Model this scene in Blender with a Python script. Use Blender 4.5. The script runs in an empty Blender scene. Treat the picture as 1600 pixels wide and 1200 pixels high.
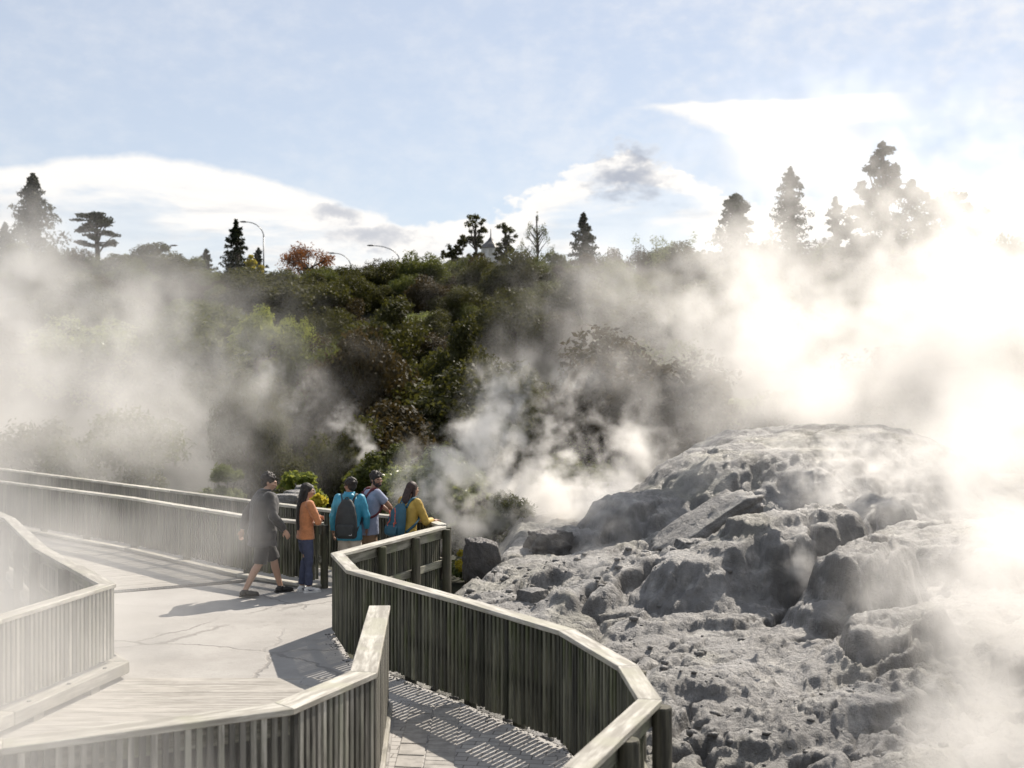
import bpy, bmesh, math, random
import numpy as np
from mathutils import Vector, Matrix

STEAM = True
random.seed(7)
RNG = np.random.default_rng(7)
S = bpy.context.scene
COL = S.collection
H = 3.25            # eye height above the path
F = 1800.0          # focal length in pixels of the 1600 px wide photograph
SUN_AZ, SUN_EL = math.radians(33), math.radians(43)


def at(px, py, Y):
    """place seen at (px, py) in the photo, Y metres ahead"""
    return ((px - 800) * Y / F, Y, H + (600 - py) * Y / F)


# ------------------------------------------------------------------ tagging
def tag(o, label=None, cat=None, group=None, kind=None):
    if label: o['label'] = label
    if cat: o['category'] = cat
    if group: o['group'] = group
    if kind: o['kind'] = kind
    return o


def empty(name, loc=(0, 0, 0), rz=0):
    o = bpy.data.objects.new(name, None)
    COL.objects.link(o)
    o.location = loc
    o.rotation_euler = (0, 0, rz)
    o.empty_display_size = 0.2
    return o


def mesh_np(name, V, Fq, mat=None, tint=None, smooth=False):
    """mesh from numpy vertices and an (n, k) face array"""
    me = bpy.data.meshes.new(name)
    V = np.asarray(V, dtype=np.float32)
    Fq = np.asarray(Fq, dtype=np.int32)
    n, k = Fq.shape
    me.vertices.add(len(V))
    me.vertices.foreach_set('co', V.ravel())
    me.loops.add(n * k)
    me.loops.foreach_set('vertex_index', Fq.ravel())
    me.polygons.add(n)
    me.polygons.foreach_set('loop_start', np.arange(0, n * k, k, dtype=np.int32))
    me.polygons.foreach_set('loop_total', np.full(n, k, dtype=np.int32))
    me.update(calc_edges=True)
    if tint is not None:
        a = me.attributes.new('tint', 'FLOAT', 'POINT')
        a.data.foreach_set('value', np.asarray(tint, dtype=np.float32))
    if smooth:
        me.polygons.foreach_set('use_smooth', np.ones(n, dtype=bool))
    if mat: me.materials.append(mat)
    return me


def link(name, me, parent=None, loc=None, rz=None):
    o = bpy.data.objects.new(name, me)
    COL.objects.link(o)
    if parent: o.parent = parent
    if loc is not None: o.location = loc
    if rz is not None: o.rotation_euler = (0, 0, rz)
    return o


class MB:
    """collects polygons, each with a tint, into ONE mesh"""
    def __init__(self):
        self.v, self.f, self.t, self.g = [], [], [], []

    def poly(self, vs, fs, tint=0.5, grain=None):
        b = len(self.v)
        self.g += [tuple(p) for p in (grain or vs)]
        self.v += [tuple(p) for p in vs]
        self.f += [tuple(b + i for i in q) for q in fs]
        self.t += [tint] * len(vs)

    def hexa(self, bot, top, tint=0.5, grain=None):
        n = len(bot)
        fs = [tuple(range(n - 1, -1, -1)), tuple(range(n, 2 * n))]
        fs += [(i, (i + 1) % n, n + (i + 1) % n, n + i) for i in range(n)]
        self.poly(list(bot) + list(top), fs, tint, grain)

    def box(self, c, size, rz=0, tint=0.5):
        sx, sy, sz = [s / 2 for s in size]
        ca, sa = math.cos(rz), math.sin(rz)
        l = [(-sx, -sy), (sx, -sy), (sx, sy), (-sx, sy)]
        q = l
        q = [(c[0] + x * ca - y * sa, c[1] + x * sa + y * ca) for x, y in q]
        self.hexa([(x, y, c[2] - sz) for x, y in q], [(x, y, c[2] + sz) for x, y in q], tint, [(x, y, -sz) for x, y in l] + [(x, y, sz) for x, y in l])

    def tube(self, pts, rads, n=8, tint=0.5, caps=True):
        pts = [Vector(p) for p in pts]
        if not isinstance(rads, (list, tuple)): rads = [rads] * len(pts)
        rings = []
        for i, p in enumerate(pts):
            d = (pts[min(i + 1, len(pts) - 1)] - pts[max(i - 1, 0)]).normalized()
            a = d.cross(Vector((0, 0, 1)))
            if a.length < 1e-3: a = Vector((1, 0, 0))
            a.normalize(); b = d.cross(a).normalized()
            rings.append([p + (a * math.cos(t) + b * math.sin(t)) * rads[i] for t in [2 * math.pi * k / n for k in range(n)]])
        vs = [v for r in rings for v in r]
        fs = []
        for i in range(len(rings) - 1):
            for k in range(n):
                fs.append((i * n + k, i * n + (k + 1) % n, (i + 1) * n + (k + 1) % n, (i + 1) * n + k))
        if caps:
            fs.append(tuple(range(n - 1, -1, -1)))
            fs.append(tuple((len(rings) - 1) * n + k for k in range(n)))
        self.poly(vs, fs, tint)

    def ell(self, c, r, rot=None, nu=14, nv=9, tint=0.5):
        vs = [(0, 0, -1)]
        for j in range(1, nv):
            t = -math.pi / 2 + math.pi * j / nv
            for k in range(nu):
                a = 2 * math.pi * k / nu
                vs.append((math.cos(t) * math.cos(a), math.cos(t) * math.sin(a), math.sin(t)))
        vs.append((0, 0, 1))
        M = rot if rot is not None else Matrix.Identity(3)
        vs = [Vector(c) + M @ Vector((v[0] * r[0], v[1] * r[1], v[2] * r[2])) for v in vs]
        fs = [(0, 1 + (k + 1) % nu, 1 + k) for k in range(nu)]
        for j in range(nv - 2):
            for k in range(nu):
                a = 1 + j * nu
                fs.append((a + k, a + (k + 1) % nu, a + nu + (k + 1) % nu, a + nu + k))
        a = 1 + (nv - 2) * nu
        fs += [(a + k, a + (k + 1) % nu, len(vs) - 1) for k in range(nu)]
        self.poly(vs, fs, tint)

    def loft(self, rings, tint=0.5):
        """rings of equal length, closed at both ends"""
        n = len(rings[0])
        vs = [v for r in rings for v in r]
        fs = []
        for i in range(len(rings) - 1):
            for k in range(n):
                fs.append((i * n + k, i * n + (k + 1) % n, (i + 1) * n + (k + 1) % n, (i + 1) * n + k))
        fs.append(tuple(range(n - 1, -1, -1)))
        fs.append(tuple((len(rings) - 1) * n + k for k in range(n)))
        self.poly(vs, fs, tint)

    def mesh(self, name, mat, smooth=False):
        me = bpy.data.meshes.new(name)
        me.from_pydata(self.v, [], self.f)
        me.update()
        a = me.attributes.new('tint', 'FLOAT', 'POINT')
        a.data.foreach_set('value', np.asarray(self.t, dtype=np.float32))
        a = me.attributes.new('grain', 'FLOAT_VECTOR', 'POINT')
        a.data.foreach_set('vector', np.asarray(self.g, dtype=np.float32).ravel())
        if smooth:
            me.polygons.foreach_set('use_smooth', np.ones(len(me.polygons), dtype=bool))
        if mat: me.materials.append(mat)
        return me

    def build(self, name, mat, parent=None, loc=None, smooth=False):
        return link(name, self.mesh(name, mat, smooth), parent, loc)


def bevel(o, w=0.006, seg=1):
    m = o.modifiers.new('bevel', 'BEVEL')
    m.width = w; m.segments = seg; m.limit_method = 'ANGLE'; m.angle_limit = math.radians(40)
    return o


# ------------------------------------------------------------------ noise
def _h(ix, iy, seed):
    n = (ix.astype(np.int64) * 374761393 + iy.astype(np.int64) * 668265263 + seed * 1442695041) & 0xFFFFFFFF
    n = ((n ^ (n >> 13)) * 1274126177) & 0xFFFFFFFF
    n = (n ^ (n >> 16)) & 0xFFFFFFFF
    return n.astype(np.float64) / 4294967295.0


def perlin(x, y, seed=0):
    ix, iy = np.floor(x), np.floor(y)
    fx, fy = x - ix, y - iy
    u, v = fx * fx * fx * (fx * (fx * 6 - 15) + 10), fy * fy * fy * (fy * (fy * 6 - 15) + 10)
    def g(dx, dy):
        a = _h(ix + dx, iy + dy, seed) * 2 * np.pi
        return np.cos(a) * (fx - dx) + np.sin(a) * (fy - dy)
    return 1.5 * ((g(0, 0) * (1 - u) + g(1, 0) * u) * (1 - v) + (g(0, 1) * (1 - u) + g(1, 1) * u) * v)


def fbm(x, y, o=5, seed=0, gain=0.5, ridged=False):
    s, a, t = 0, 1.0, 0
    for k in range(o):
        n = perlin(x * 2 ** k, y * 2 ** k, seed + k)
        if ridged: n = 1 - 2 * np.abs(n)
        s = s + a * n; t += a; a *= gain
    return s / t


def sstep(a, b, x):
    t = np.clip((x - a) / (b - a), 0, 1)
    return t * t * (3 - 2 * t)


# ------------------------------------------------------------------ materials
def material(name):
    m = bpy.data.materials.new(name)
    m.use_nodes = True
    nt = m.node_tree
    return m, nt, nt.nodes['Principled BSDF'], nt.nodes['Material Output']


class G:
    """tiny node-graph helper"""
    def __init__(self, nt):
        self.nt = nt

    def n(self, t, **kw):
        x = self.nt.nodes.new(t)
        for k, v in kw.items(): setattr(x, k, v)
        return x

    def set(self, sock, v):
        if isinstance(v, bpy.types.NodeSocket): self.nt.links.new(v, sock)
        elif v is not None: sock.default_value = v

    def math(self, op, a, b=None, c=None, clamp=False):
        x = self.n('ShaderNodeMath', operation=op, use_clamp=clamp)
        for i, v in enumerate((a, b, c)): self.set(x.inputs[i], v) if v is not None else None
        return x.outputs[0]

    def vmath(self, op, a, b=None, s=None):
        x = self.n('ShaderNodeVectorMath', operation=op)
        self.set(x.inputs[0], a)
        if b is not None: self.set(x.inputs[1], b)
        if s is not None: self.set(x.inputs['Scale'], s)
        return x.outputs['Value'] if op in ('LENGTH', 'DOT_PRODUCT', 'DISTANCE') else x.outputs[0]

    def noise(self, vec, scale, detail=4, rough=0.55, col=False, dist=0.0):
        x = self.n('ShaderNodeTexNoise')
        if vec is not None: self.set(x.inputs['Vector'], vec)
        x.inputs['Scale'].default_value = scale
        x.inputs['Detail'].default_value = detail
        x.inputs['Roughness'].default_value = rough
        x.inputs['Distortion'].default_value = dist
        return x.outputs['Color' if col else 0]

    def ramp(self, v, stops):
        x = self.n('ShaderNodeValToRGB')
        cr = x.color_ramp
        while len(cr.elements) < len(stops): cr.elements.new(0.5)
        for e, (p, c) in zip(cr.elements, stops):
            e.position = p
            e.color = (c, c, c, 1) if isinstance(c, (int, float)) else (*c, 1)
        self.set(x.inputs[0], v)
        return x.outputs[0]

    def mix(self, f, a, b, blend='MIX'):
        x = self.n('ShaderNodeMix', data_type='RGBA', blend_type=blend)
        self.set(x.inputs[0], f)
        for i, v in ((6, a), (7, b)):
            self.set(x.inputs[i], (*v, 1) if isinstance(v, tuple) and len(v) == 3 else v)
        return x.outputs[2]

    def sm(self, v, a, b, lo=0.0, hi=1.0):
        x = self.n('ShaderNodeMapRange', interpolation_type='SMOOTHSTEP')
        self.set(x.inputs[0], v)
        x.inputs[1].default_value, x.inputs[2].default_value = a, b
        x.inputs[3].default_value, x.inputs[4].default_value = lo, hi
        return x.outputs[0]

    def bump(self, h, strength, dist):
        x = self.n('ShaderNodeBump')
        x.inputs['Strength'].default_value = strength
        x.inputs['Distance'].default_value = dist
        self.set(x.inputs['Height'], h)
        return x.outputs[0]

    def coord(self, which='Object'):
        return self.n('ShaderNodeTexCoord').outputs[which]

    def attr(self, name):
        return self.n('ShaderNodeAttribute', attribute_name=name).outputs['Fac']

    def scale(self, v, s):
        return self.vmath('MULTIPLY', v, s)


def wood_mat(name, base, dark, green, grain_axis='z', stain=0.5, rough=0.8):
    m, nt, p, out = material(name)
    g = G(nt)
    co = g.n('ShaderNodeAttribute', attribute_name='grain').outputs['Vector']
    t = g.attr('tint')
    off = g.n('ShaderNodeCombineXYZ')
    g.set(off.inputs[0], g.math('MULTIPLY', t, 31.0)); g.set(off.inputs[2], g.math('MULTIPLY', t, 17.0))
    v = g.vmath('ADD', co, off.outputs[0])
    sc = {'z': (14, 14, 1.3), 'x': (2.2, 16, 16), 'a': (7, 7, 7)}[grain_axis]
    n1 = g.noise(g.scale(v, sc), 1.0, 5, 0.65)
    n2 = g.noise(g.scale(v, tuple(s * 3.2 for s in sc)), 1.0, 4, 0.6)
    c = g.mix(g.sm(n1, 0.42 - 0.12 * stain, 0.66), dark, base)
    c = g.mix(g.math('MULTIPLY', g.sm(g.noise(g.scale(v, (3, 3, 1.2)), 1, 3), 0.48, 0.66), 0.75), c, green)
    c = g.mix(g.math('MULTIPLY', g.sm(n2, 0.5, 0.72), 0.35), c, dark)
    k = g.math('MULTIPLY_ADD', t, 1.5, 0.25)
    c = g.mix(1.0, c, k, 'MULTIPLY')
    g.set(p.inputs['Base Color'], c)
    p.inputs['Roughness'].default_value = rough
    g.set(p.inputs['Normal'], g.bump(g.math('ADD', n1, n2), 0.5, 0.004))
    return m


M = {}
M['slat'] = wood_mat('slat_timber', (0.125, 0.123, 0.088), (0.005, 0.005, 0.004), (0.050, 0.060, 0.020), 'z', 1.5)
M['slat_grey'] = wood_mat('grey_slat_timber', (0.30, 0.285, 0.25), (0.10, 0.095, 0.08), (0.19, 0.19, 0.15), 'z', 0.2)
M['cap'] = wood_mat('cap_timber', (0.56, 0.535, 0.475), (0.28, 0.26, 0.22), (0.36, 0.35, 0.27), 'x', 0.1, 0.6)
M['post'] = wood_mat('post_timber', (0.12, 0.11, 0.08), (0.03, 0.028, 0.02), (0.085, 0.088, 0.045), 'z', 0.7)
M['rail'] = wood_mat('rail_timber', (0.27, 0.26, 0.21), (0.11, 0.105, 0.08), (0.19, 0.2, 0.12), 'x', 0.4)
M['kerb'] = wood_mat('kerb_timber', (0.42, 0.40, 0.36), (0.22, 0.21, 0.18), (0.33, 0.31, 0.26), 'x', 0.2)
M['plank'] = wood_mat('deck_plank', (0.38, 0.36, 0.33), (0.25, 0.235, 0.21), (0.34, 0.32, 0.29), 'x', 0.05, 0.8)


def concrete():
    m, nt, p, out = material('path_concrete')
    g = G(nt); co = g.coord()
    n1 = g.noise(co, 0.9, 6, 0.6); n2 = g.noise(co, 14, 5, 0.7)
    c = g.mix(g.sm(n1, 0.3, 0.7), (0.285, 0.273, 0.257), (0.37, 0.357, 0.338))
    c = g.mix(g.math('MULTIPLY', g.sm(n2, 0.45, 0.75), 0.4), c, (0.28, 0.265, 0.25))
    w = g.vmath('ADD', co, g.scale(g.noise(co, 1.6, 4, 0.6, True), (0.5, 0.5, 0)))
    vo = g.n('ShaderNodeTexVoronoi', feature='DISTANCE_TO_EDGE')
    vo.inputs['Scale'].default_value = 0.40
    g.set(vo.inputs['Vector'], w)
    crack = g.sm(vo.outputs['Distance'], 0.003, 0.012, 1.0, 0.0)
    crack = g.math('MULTIPLY', crack, g.sm(g.noise(co, 0.45, 2), 0.36, 0.50))
    c = g.mix(g.math('MULTIPLY', crack, 0.5), c, (0.13, 0.12, 0.11))
    st = g.noise(g.scale(co, (0.5, 4.0, 1)), 1.2, 5, 0.65)
    c = g.mix(g.math('MULTIPLY', g.sm(st, 0.52, 0.72), 0.22), c, (0.22, 0.207, 0.19))
    sp = g.noise(co, 75, 3, .8)
    c = g.mix(g.math('MULTIPLY', g.sm(sp, .50, .70), .6), c, (.16, .15, .14))
    c = g.mix(g.math('MULTIPLY', g.sm(g.noise(co, 2.3, 6, .7), .54, .68), .35), c, (.19, .18, .165))
    g.set(p.inputs['Base Color'], c)
    p.inputs['Roughness'].default_value = 0.85
    g.set(p.inputs['Normal'], g.bump(g.math('SUBTRACT', g.math('ADD', n2, g.math('MULTIPLY', n1, 2.0)), g.math('MULTIPLY', crack, 2.0)), 0.5, 0.012))
    return m


def bricks():
    m, nt, p, out = material('brick_paving')
    g = G(nt); co = g.coord()
    rot = g.n('ShaderNodeVectorRotate', rotation_type='Z_AXIS')
    g.set(rot.inputs[0], g.vmath('ADD', co, g.scale(g.noise(co, 1.2, 2, 0.5, True), (0.03, 0.03, 0))))
    rot.inputs['Angle'].default_value = math.radians(8)
    b = g.n('ShaderNodeTexBrick')
    g.set(b.inputs['Vector'], rot.outputs[0])
    b.inputs['Scale'].default_value = 1.0
    b.inputs['Brick Width'].default_value = 0.22
    b.inputs['Row Height'].default_value = 0.11
    b.inputs['Mortar Size'].default_value = 0.006
    b.inputs['Color1'].default_value = (0.30, 0.285, 0.27, 1)
    b.inputs['Color2'].default_value = (0.39, 0.375, 0.355, 1)
    b.inputs['Mortar'].default_value = (0.13, 0.12, 0.11, 1)
    n2 = g.noise(co, 9, 5, 0.65)
    c = g.mix(g.math('MULTIPLY', g.sm(n2, 0.45, 0.7), 0.5), b.outputs[0], (0.42, 0.40, 0.37))
    g.set(p.inputs['Base Color'], c)
    p.inputs['Roughness'].default_value = 0.85
    g.set(p.inputs['Normal'], g.bump(g.math('SUBTRACT', g.math('MULTIPLY', n2, 0.5), b.outputs['Fac']), 0.7, 0.01))
    return m


def soil():
    m, nt, p, out = material('soil')
    g = G(nt); co = g.coord()
    n1 = g.noise(co, 0.4, 6, 0.6); n2 = g.noise(co, 6, 5, 0.65)
    c = g.mix(g.sm(n1, 0.35, 0.65), (0.02, 0.022, 0.010), (0.04, 0.04, 0.02))
    c = g.mix(g.math('MULTIPLY', n2, 0.5), c, (0.03, 0.028, 0.016))
    g.set(p.inputs['Base Color'], c); p.inputs['Roughness'].default_value = 0.95
    g.set(p.inputs['Normal'], g.bump(n2, 0.8, 0.08))
    return m


def rock(name, a=(0.27, 0.262, 0.255), b=(0.165, 0.16, 0.155), pale=(0.48, 0.46, 0.43), moss=0.25):
    m, nt, p, out = material(name)
    g = G(nt); co = g.coord()
    n0 = g.noise(co, 0.7, 5, 0.6); n1 = g.noise(co, 3.2, 7, 0.68); n2 = g.noise(co, 19, 6, 0.72)
    c = g.mix(g.sm(n0, 0.35, 0.65), b, a)
    c = g.mix(g.math('MULTIPLY', g.sm(n1, 0.48, 0.68), 0.6), c, pale)
    c = g.mix(g.math('MULTIPLY', g.sm(n2, 0.56, 0.74), 0.45), c, (0.10, 0.095, 0.09))
    run = g.noise(g.scale(co, (5, 5, 0.9)), 1, 5, 0.6)
    c = g.mix(g.math('MULTIPLY', g.sm(run, 0.54, 0.70), 0.35), c, (0.14, 0.13, 0.11))
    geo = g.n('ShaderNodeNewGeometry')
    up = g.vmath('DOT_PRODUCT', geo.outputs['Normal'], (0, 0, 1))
    steep_shade = g.math('MULTIPLY', g.sm(up, 0.80, 0.35), g.sm(g.noise(g.scale(co, (2.6, 2.6, .7)), 1, 6, .65), .36, .56))  # streaky shade painted into the colour of steep faces
    c = g.mix(g.math('MULTIPLY', steep_shade, 0.62), c, (0.075, 0.070, 0.062))
    c = g.mix(g.math('MULTIPLY', g.math('MULTIPLY', g.sm(up, .75, .95), g.sm(g.noise(co, 1.6, 6, .7), .52, .66)), .5), c, (0.50, 0.485, 0.46))  # upward faces painted paler in patches, sunlight put into the colour
    mz = g.math('MULTIPLY', g.math('MULTIPLY', g.sm(g.noise(co, 0.55, 3), 0.5, 0.62), g.sm(up, 0.4, 0.9)), moss)
    c = g.mix(mz, c, (0.20, 0.19, 0.10))
    g.set(p.inputs['Base Color'], c)
    g.set(p.inputs['Roughness'], g.sm(n1, 0.3, 0.7, 0.45, 0.85))
    hh = g.math('ADD', g.math('MULTIPLY', n1, 1.2), g.math('MULTIPLY', n2, 0.45))
    mus = g.noise(co, 55, 4, 0.7)
    hh = g.math('ADD', hh, g.math('MULTIPLY', mus, 0.14))
    g.set(p.inputs['Normal'], g.bump(hh, 0.9, 0.11))
    return m


def foliage(name, c1, c2, trans=(0.16, 0.20, 0.03), tf=0.35, rough=0.6, spec=0.12):
    m, nt, p, out = material(name)
    g = G(nt)
    t = g.attr('tint')
    info = g.n('ShaderNodeObjectInfo')
    k = g.math('ADD', g.math('MULTIPLY', t, 0.75), g.math('MULTIPLY', info.outputs['Random'], 0.25))
    c = g.mix(k, c1, c2)
    g.set(p.inputs['Base Color'], c)
    p.inputs['Roughness'].default_value = rough
    p.inputs['Specular IOR Level'].default_value = spec
    tr = g.n('ShaderNodeBsdfTranslucent')
    g.set(tr.inputs[0], g.mix(k, tuple(x * 0.6 for x in trans), trans))
    mx = g.n('ShaderNodeMixShader'); mx.inputs[0].default_value = tf
    nt.links.new(p.outputs[0], mx.inputs[1]); nt.links.new(tr.outputs[0], mx.inputs[2])
    nt.links.new(mx.outputs[0], out.inputs[0])
    return m


def plain(name, col, rough=0.6, metal=0.0, bump=0.0, bs=60, var=0.15, sheen=0.0):
    m, nt, p, out = material(name)
    g = G(nt); co = g.coord()
    n = g.noise(co, bs * 0.2, 4, 0.6)
    g.set(p.inputs['Base Color'], g.mix(g.sm(n, 0.3, 0.7), tuple(x * (1 - var) for x in col), tuple(min(1, x * (1 + var)) for x in col)))
    p.inputs['Roughness'].default_value = rough
    p.inputs['Metallic'].default_value = metal
    if sheen: p.inputs['Sheen Weight'].default_value = sheen
    if bump: g.set(p.inputs['Normal'], g.bump(g.noise(co, bs, 4, 0.6), 0.6, bump))
    return m


M['stone_block'] = plain('stone_block', (0.30, 0.285, 0.265), 0.85, bump=0.004, bs=40, var=.2); M['concrete'] = concrete(); M['brick'] = bricks(); M['soil'] = soil()
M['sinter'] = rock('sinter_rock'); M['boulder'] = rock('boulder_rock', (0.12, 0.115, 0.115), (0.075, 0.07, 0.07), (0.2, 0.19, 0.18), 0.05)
M['leaf_dark'] = foliage('dark_leaf', (0.020, 0.023, 0.008), (0.055, 0.054, 0.018), (0.14, 0.14, 0.025), 0.28)
M['leaf_brown'] = foliage('brown_leaf', (0.020, 0.017, 0.008), (0.045, 0.036, 0.015), (0.12, 0.085, 0.025), 0.24)
M['leaf_mid'] = foliage('mid_leaf', (0.030, 0.040, 0.012), (0.075, 0.085, 0.026), (0.20, 0.22, 0.04), 0.32)
M['leaf_lime'] = foliage('lime_leaf', (0.08, 0.11, 0.02), (0.16, 0.19, 0.05), (0.42, 0.45, 0.09), 0.45)
M['leaf_pale'] = foliage('pale_leaf', (0.12, 0.14, 0.06), (0.22, 0.24, 0.12), (0.30, 0.33, 0.14), 0.4)
M['leaf_gloss'] = foliage('glossy_leaf', (0.07, 0.09, 0.03), (0.15, 0.18, 0.07), (0.36, 0.40, 0.11), 0.42, 0.36, 0.4)
M['leaf_yellow'] = foliage('yellow_leaf', (0.24, 0.20, 0.03), (0.42, 0.36, 0.05), (0.6, 0.5, 0.06), 0.45)
M['leaf_rust'] = foliage('rust_leaf', (0.10, 0.038, 0.018), (0.19, 0.08, 0.03), (0.30, 0.12, 0.04), 0.42)
M['needle'] = foliage('needle_leaf', (0.016, 0.022, 0.012), (0.036, 0.044, 0.022), (0.06, 0.07, 0.02), 0.18)
M['bark'] = plain('bark', (0.065, 0.052, 0.040), 0.9, bump=0.02, bs=18, var=0.4)
M['metal'] = plain('galvanised_metal', (0.22, 0.225, 0.23), 0.45, 0.8)
M['grate'] = plain('grate_metal', (0.10, 0.10, 0.10), 0.5, 0.6)
M['white_wall'] = plain('white_weatherboard', (0.62, 0.61, 0.58), 0.7)
M['dark_roof'] = plain('dark_roofing', (0.06, 0.058, 0.06), 0.6)
M['glass'] = plain('window_glass', (0.45, 0.44, 0.40), 0.1)
M['far_slat'] = plain('dark_paling', (0.10, 0.09, 0.085), 0.9)

# ------------------------------------------------------------------ layout lines
RAIL_TOP = 1.05
A_LINE = [(-24, 39.5), (-13.3, 30.0), (-4.96, 21.8), (-3.13, 20.1), (-2.0, 19.25), (-1.33, 18.55), (-1.12, 18.05)]
B_LINE = [(-21, 34.5), (-11.6, 26.1), (-7.45, 22.4), (-4.54, 19.35), (-3.37, 18.45), (-3.05, 18.25)]
C_LINE = [(-15, 25.5), (-9.4, 20.6), (-8.2, 18.9), (-6.3, 15.5), (-4.42, 12.7), (-4.82, 10.8), (-5.6, 7.5), (-6.4, 4.0)]
D_LINE = [(-1.26, 11.45), (-1.08, 8.8), (-1.52, 7.84), (-3.1, 7.0), (-5.2, 6.3)]
E_LINE = [(-1.12, 17.85), (-2.31, 15.0), (-1.92, 13.66), (-0.52, 11.75), (0.46, 10.3), (0.875, 9.0), (0.93, 8.05), (0.33, 6.6), (-0.6, 4.6)]


def offset(line, d):
    """offset a polyline by d to its right, mitred"""
    L = [Vector(p) for p in line]
    out = []
    for i, p in enumerate(L):
        ns = []
        if i > 0: t = (p - L[i - 1]).normalized(); ns.append(Vector((t.y, -t.x)))
        if i < len(L) - 1: t = (L[i + 1] - p).normalized(); ns.append(Vector((t.y, -t.x)))
        n = sum(ns, Vector((0, 0))).normalized()
        out.append(p + n * (d / max(0.35, n.dot(ns[0]))))
    return out


def strip(mb, line, o0, o1, z0, z1, tint=None, rnd=random, cut=None):
    """a beam along a polyline between two offsets, mitred, one piece per segment"""
    a, b = offset(line, o0), offset(line, o1)
    for i in range(len(a) - 1):
        k = 1 if cut is None else max(1, int((a[i + 1] - a[i]).length / cut))
        for j in range(k):
            f0, f1 = j / k, (j + 1) / k
            if k > 1: f0, f1 = f0 + (0.0012 if j else 0), f1 - (0.0012 if j < k - 1 else 0)
            q = [a[i].lerp(a[i + 1], f0), a[i].lerp(a[i + 1], f1), b[i].lerp(b[i + 1], f1), b[i].lerp(b[i + 1], f0)]
            tt = tint if tint is not None else rnd.uniform(0.35, 0.65)
            s0 = i * 7.3 + f0 * (a[i + 1] - a[i]).length; s1 = i * 7.3 + f1 * (a[i + 1] - a[i]).length
            gr = [(s0, o0), (s1, o0), (s1, o1), (s0, o1)]
            mb.hexa([(p.x, p.y, z0) for p in q], [(p.x, p.y, z1) for p in q], tt, [(u, v, z0) for u, v in gr] + [(u, v, z1) for u, v in gr])


def fence(label, line, side, slat_mat='slat', cap_w=0.165, kerb=None, post_step=1.7, seed=1, zb=0.06, pitch=0.070, slat_w=0.037, posts=True, backing=False):
    """side: +1 when the slats are on the right of the line's direction"""
    r = random.Random(seed)
    root = empty('timber_fence', (line[0][0], line[0][1], 0))
    tag(root, label, 'fence', 'slatted timber fences along the walkway')
    sub = [(p[0] - line[0][0], p[1] - line[0][1]) for p in line]
    if side < 0:
        sub = sub[::-1]
    # now slats lie at offsets 0..0.022, rails and posts on negative offsets
    mb = MB()
    for i in range(len(sub) - 1):
        a, b = Vector(sub[i]), Vector(sub[i + 1])
        t = (b - a); L = t.length; t.normalize(); nrm = Vector((t.y, -t.x))
        n = max(1, int(L / pitch))
        for k in range(n):
            s = (k + 0.5) / n * L
            c = a + t * s + nrm * 0.019
            top = RAIL_TOP - 0.047
            bot = zb + r.uniform(-0.012, 0.012)
            mb.box((c.x, c.y, (top + bot) / 2), (slat_w + r.uniform(-.003, .004), 0.036 + r.uniform(-.003, .003), top - bot), math.atan2(t.y, t.x) + r.uniform(-.03, .03), max(0.02, min(1, r.gauss(0.5, 0.24))))
            if backing:  # extra dark boards added behind the slats to darken the gaps
                c = a + t * (s + pitch / 2) - nrm * 0.02
                mb.box((c.x, c.y, (top + bot) / 2), (slat_w + .012, 0.02, top - bot), math.atan2(t.y, t.x), max(0.0, r.gauss(0.2, 0.12)))
    mb.build('slat_panel', M[slat_mat], root)
    mb = MB()
    strip(mb, sub, 0.05, 0.05 - cap_w, RAIL_TOP - 0.045, RAIL_TOP, rnd=r, cut=2.4)
    bevel(mb.build('cap_rail', M['cap'], root), 0.005)
    for z0, z1 in ((0.86, RAIL_TOP - 0.047), (0.42, 0.52)):
        mb = MB()
        strip(mb, sub, -0.001, -0.048, z0, z1, rnd=r)
        mb.build('rail', M['rail'], root)
    if posts:
        o = offset(sub, -0.115)
        for i in range(len(o) - 1):
            L = (o[i + 1] - o[i]).length
            n = max(1, round(L / post_step))
            for k in range(n + (1 if i == len(o) - 2 else 0)):
                p = o[i].lerp(o[i + 1], k / n)
                pm = MB()
                pr = 0.066 + r.uniform(-.004, .006)
                zt = RAIL_TOP - 0.05 + r.uniform(-0.0, 0.002)
                pm.tube([(p.x, p.y, -0.35), (p.x, p.y, zt - 0.015), (p.x, p.y, zt)], [pr, pr, pr * 0.93], 14, r.uniform(.3, .8))
                pm.build('post', M['post'], root)
    if kerb:
        mb = MB()
        strip(mb, sub, kerb[0], kerb[1], kerb[2], kerb[3], rnd=r, cut=2.6)
        k = bevel(mb.build('kerb_board', M['kerb'], root), 0.012)
        if kerb[2] > 0.03:
            o = offset(sub, (kerb[0] + kerb[1]) / 2)
            for i in range(len(o) - 1):
                n = max(1, int((o[i + 1] - o[i]).length / 0.9))
                t = o[i + 1] - o[i]
                for k in range(n):
                    p = o[i].lerp(o[i + 1], (k + .4) / n)
                    mb = MB()
                    mb.box((p.x, p.y, 0.024), (0.16, kerb[0] - kerb[1] - .03, 0.058), math.atan2(t.y, t.x), .4)
                    mb.build('kerb_spacer', M['kerb'], root)
    return root


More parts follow.
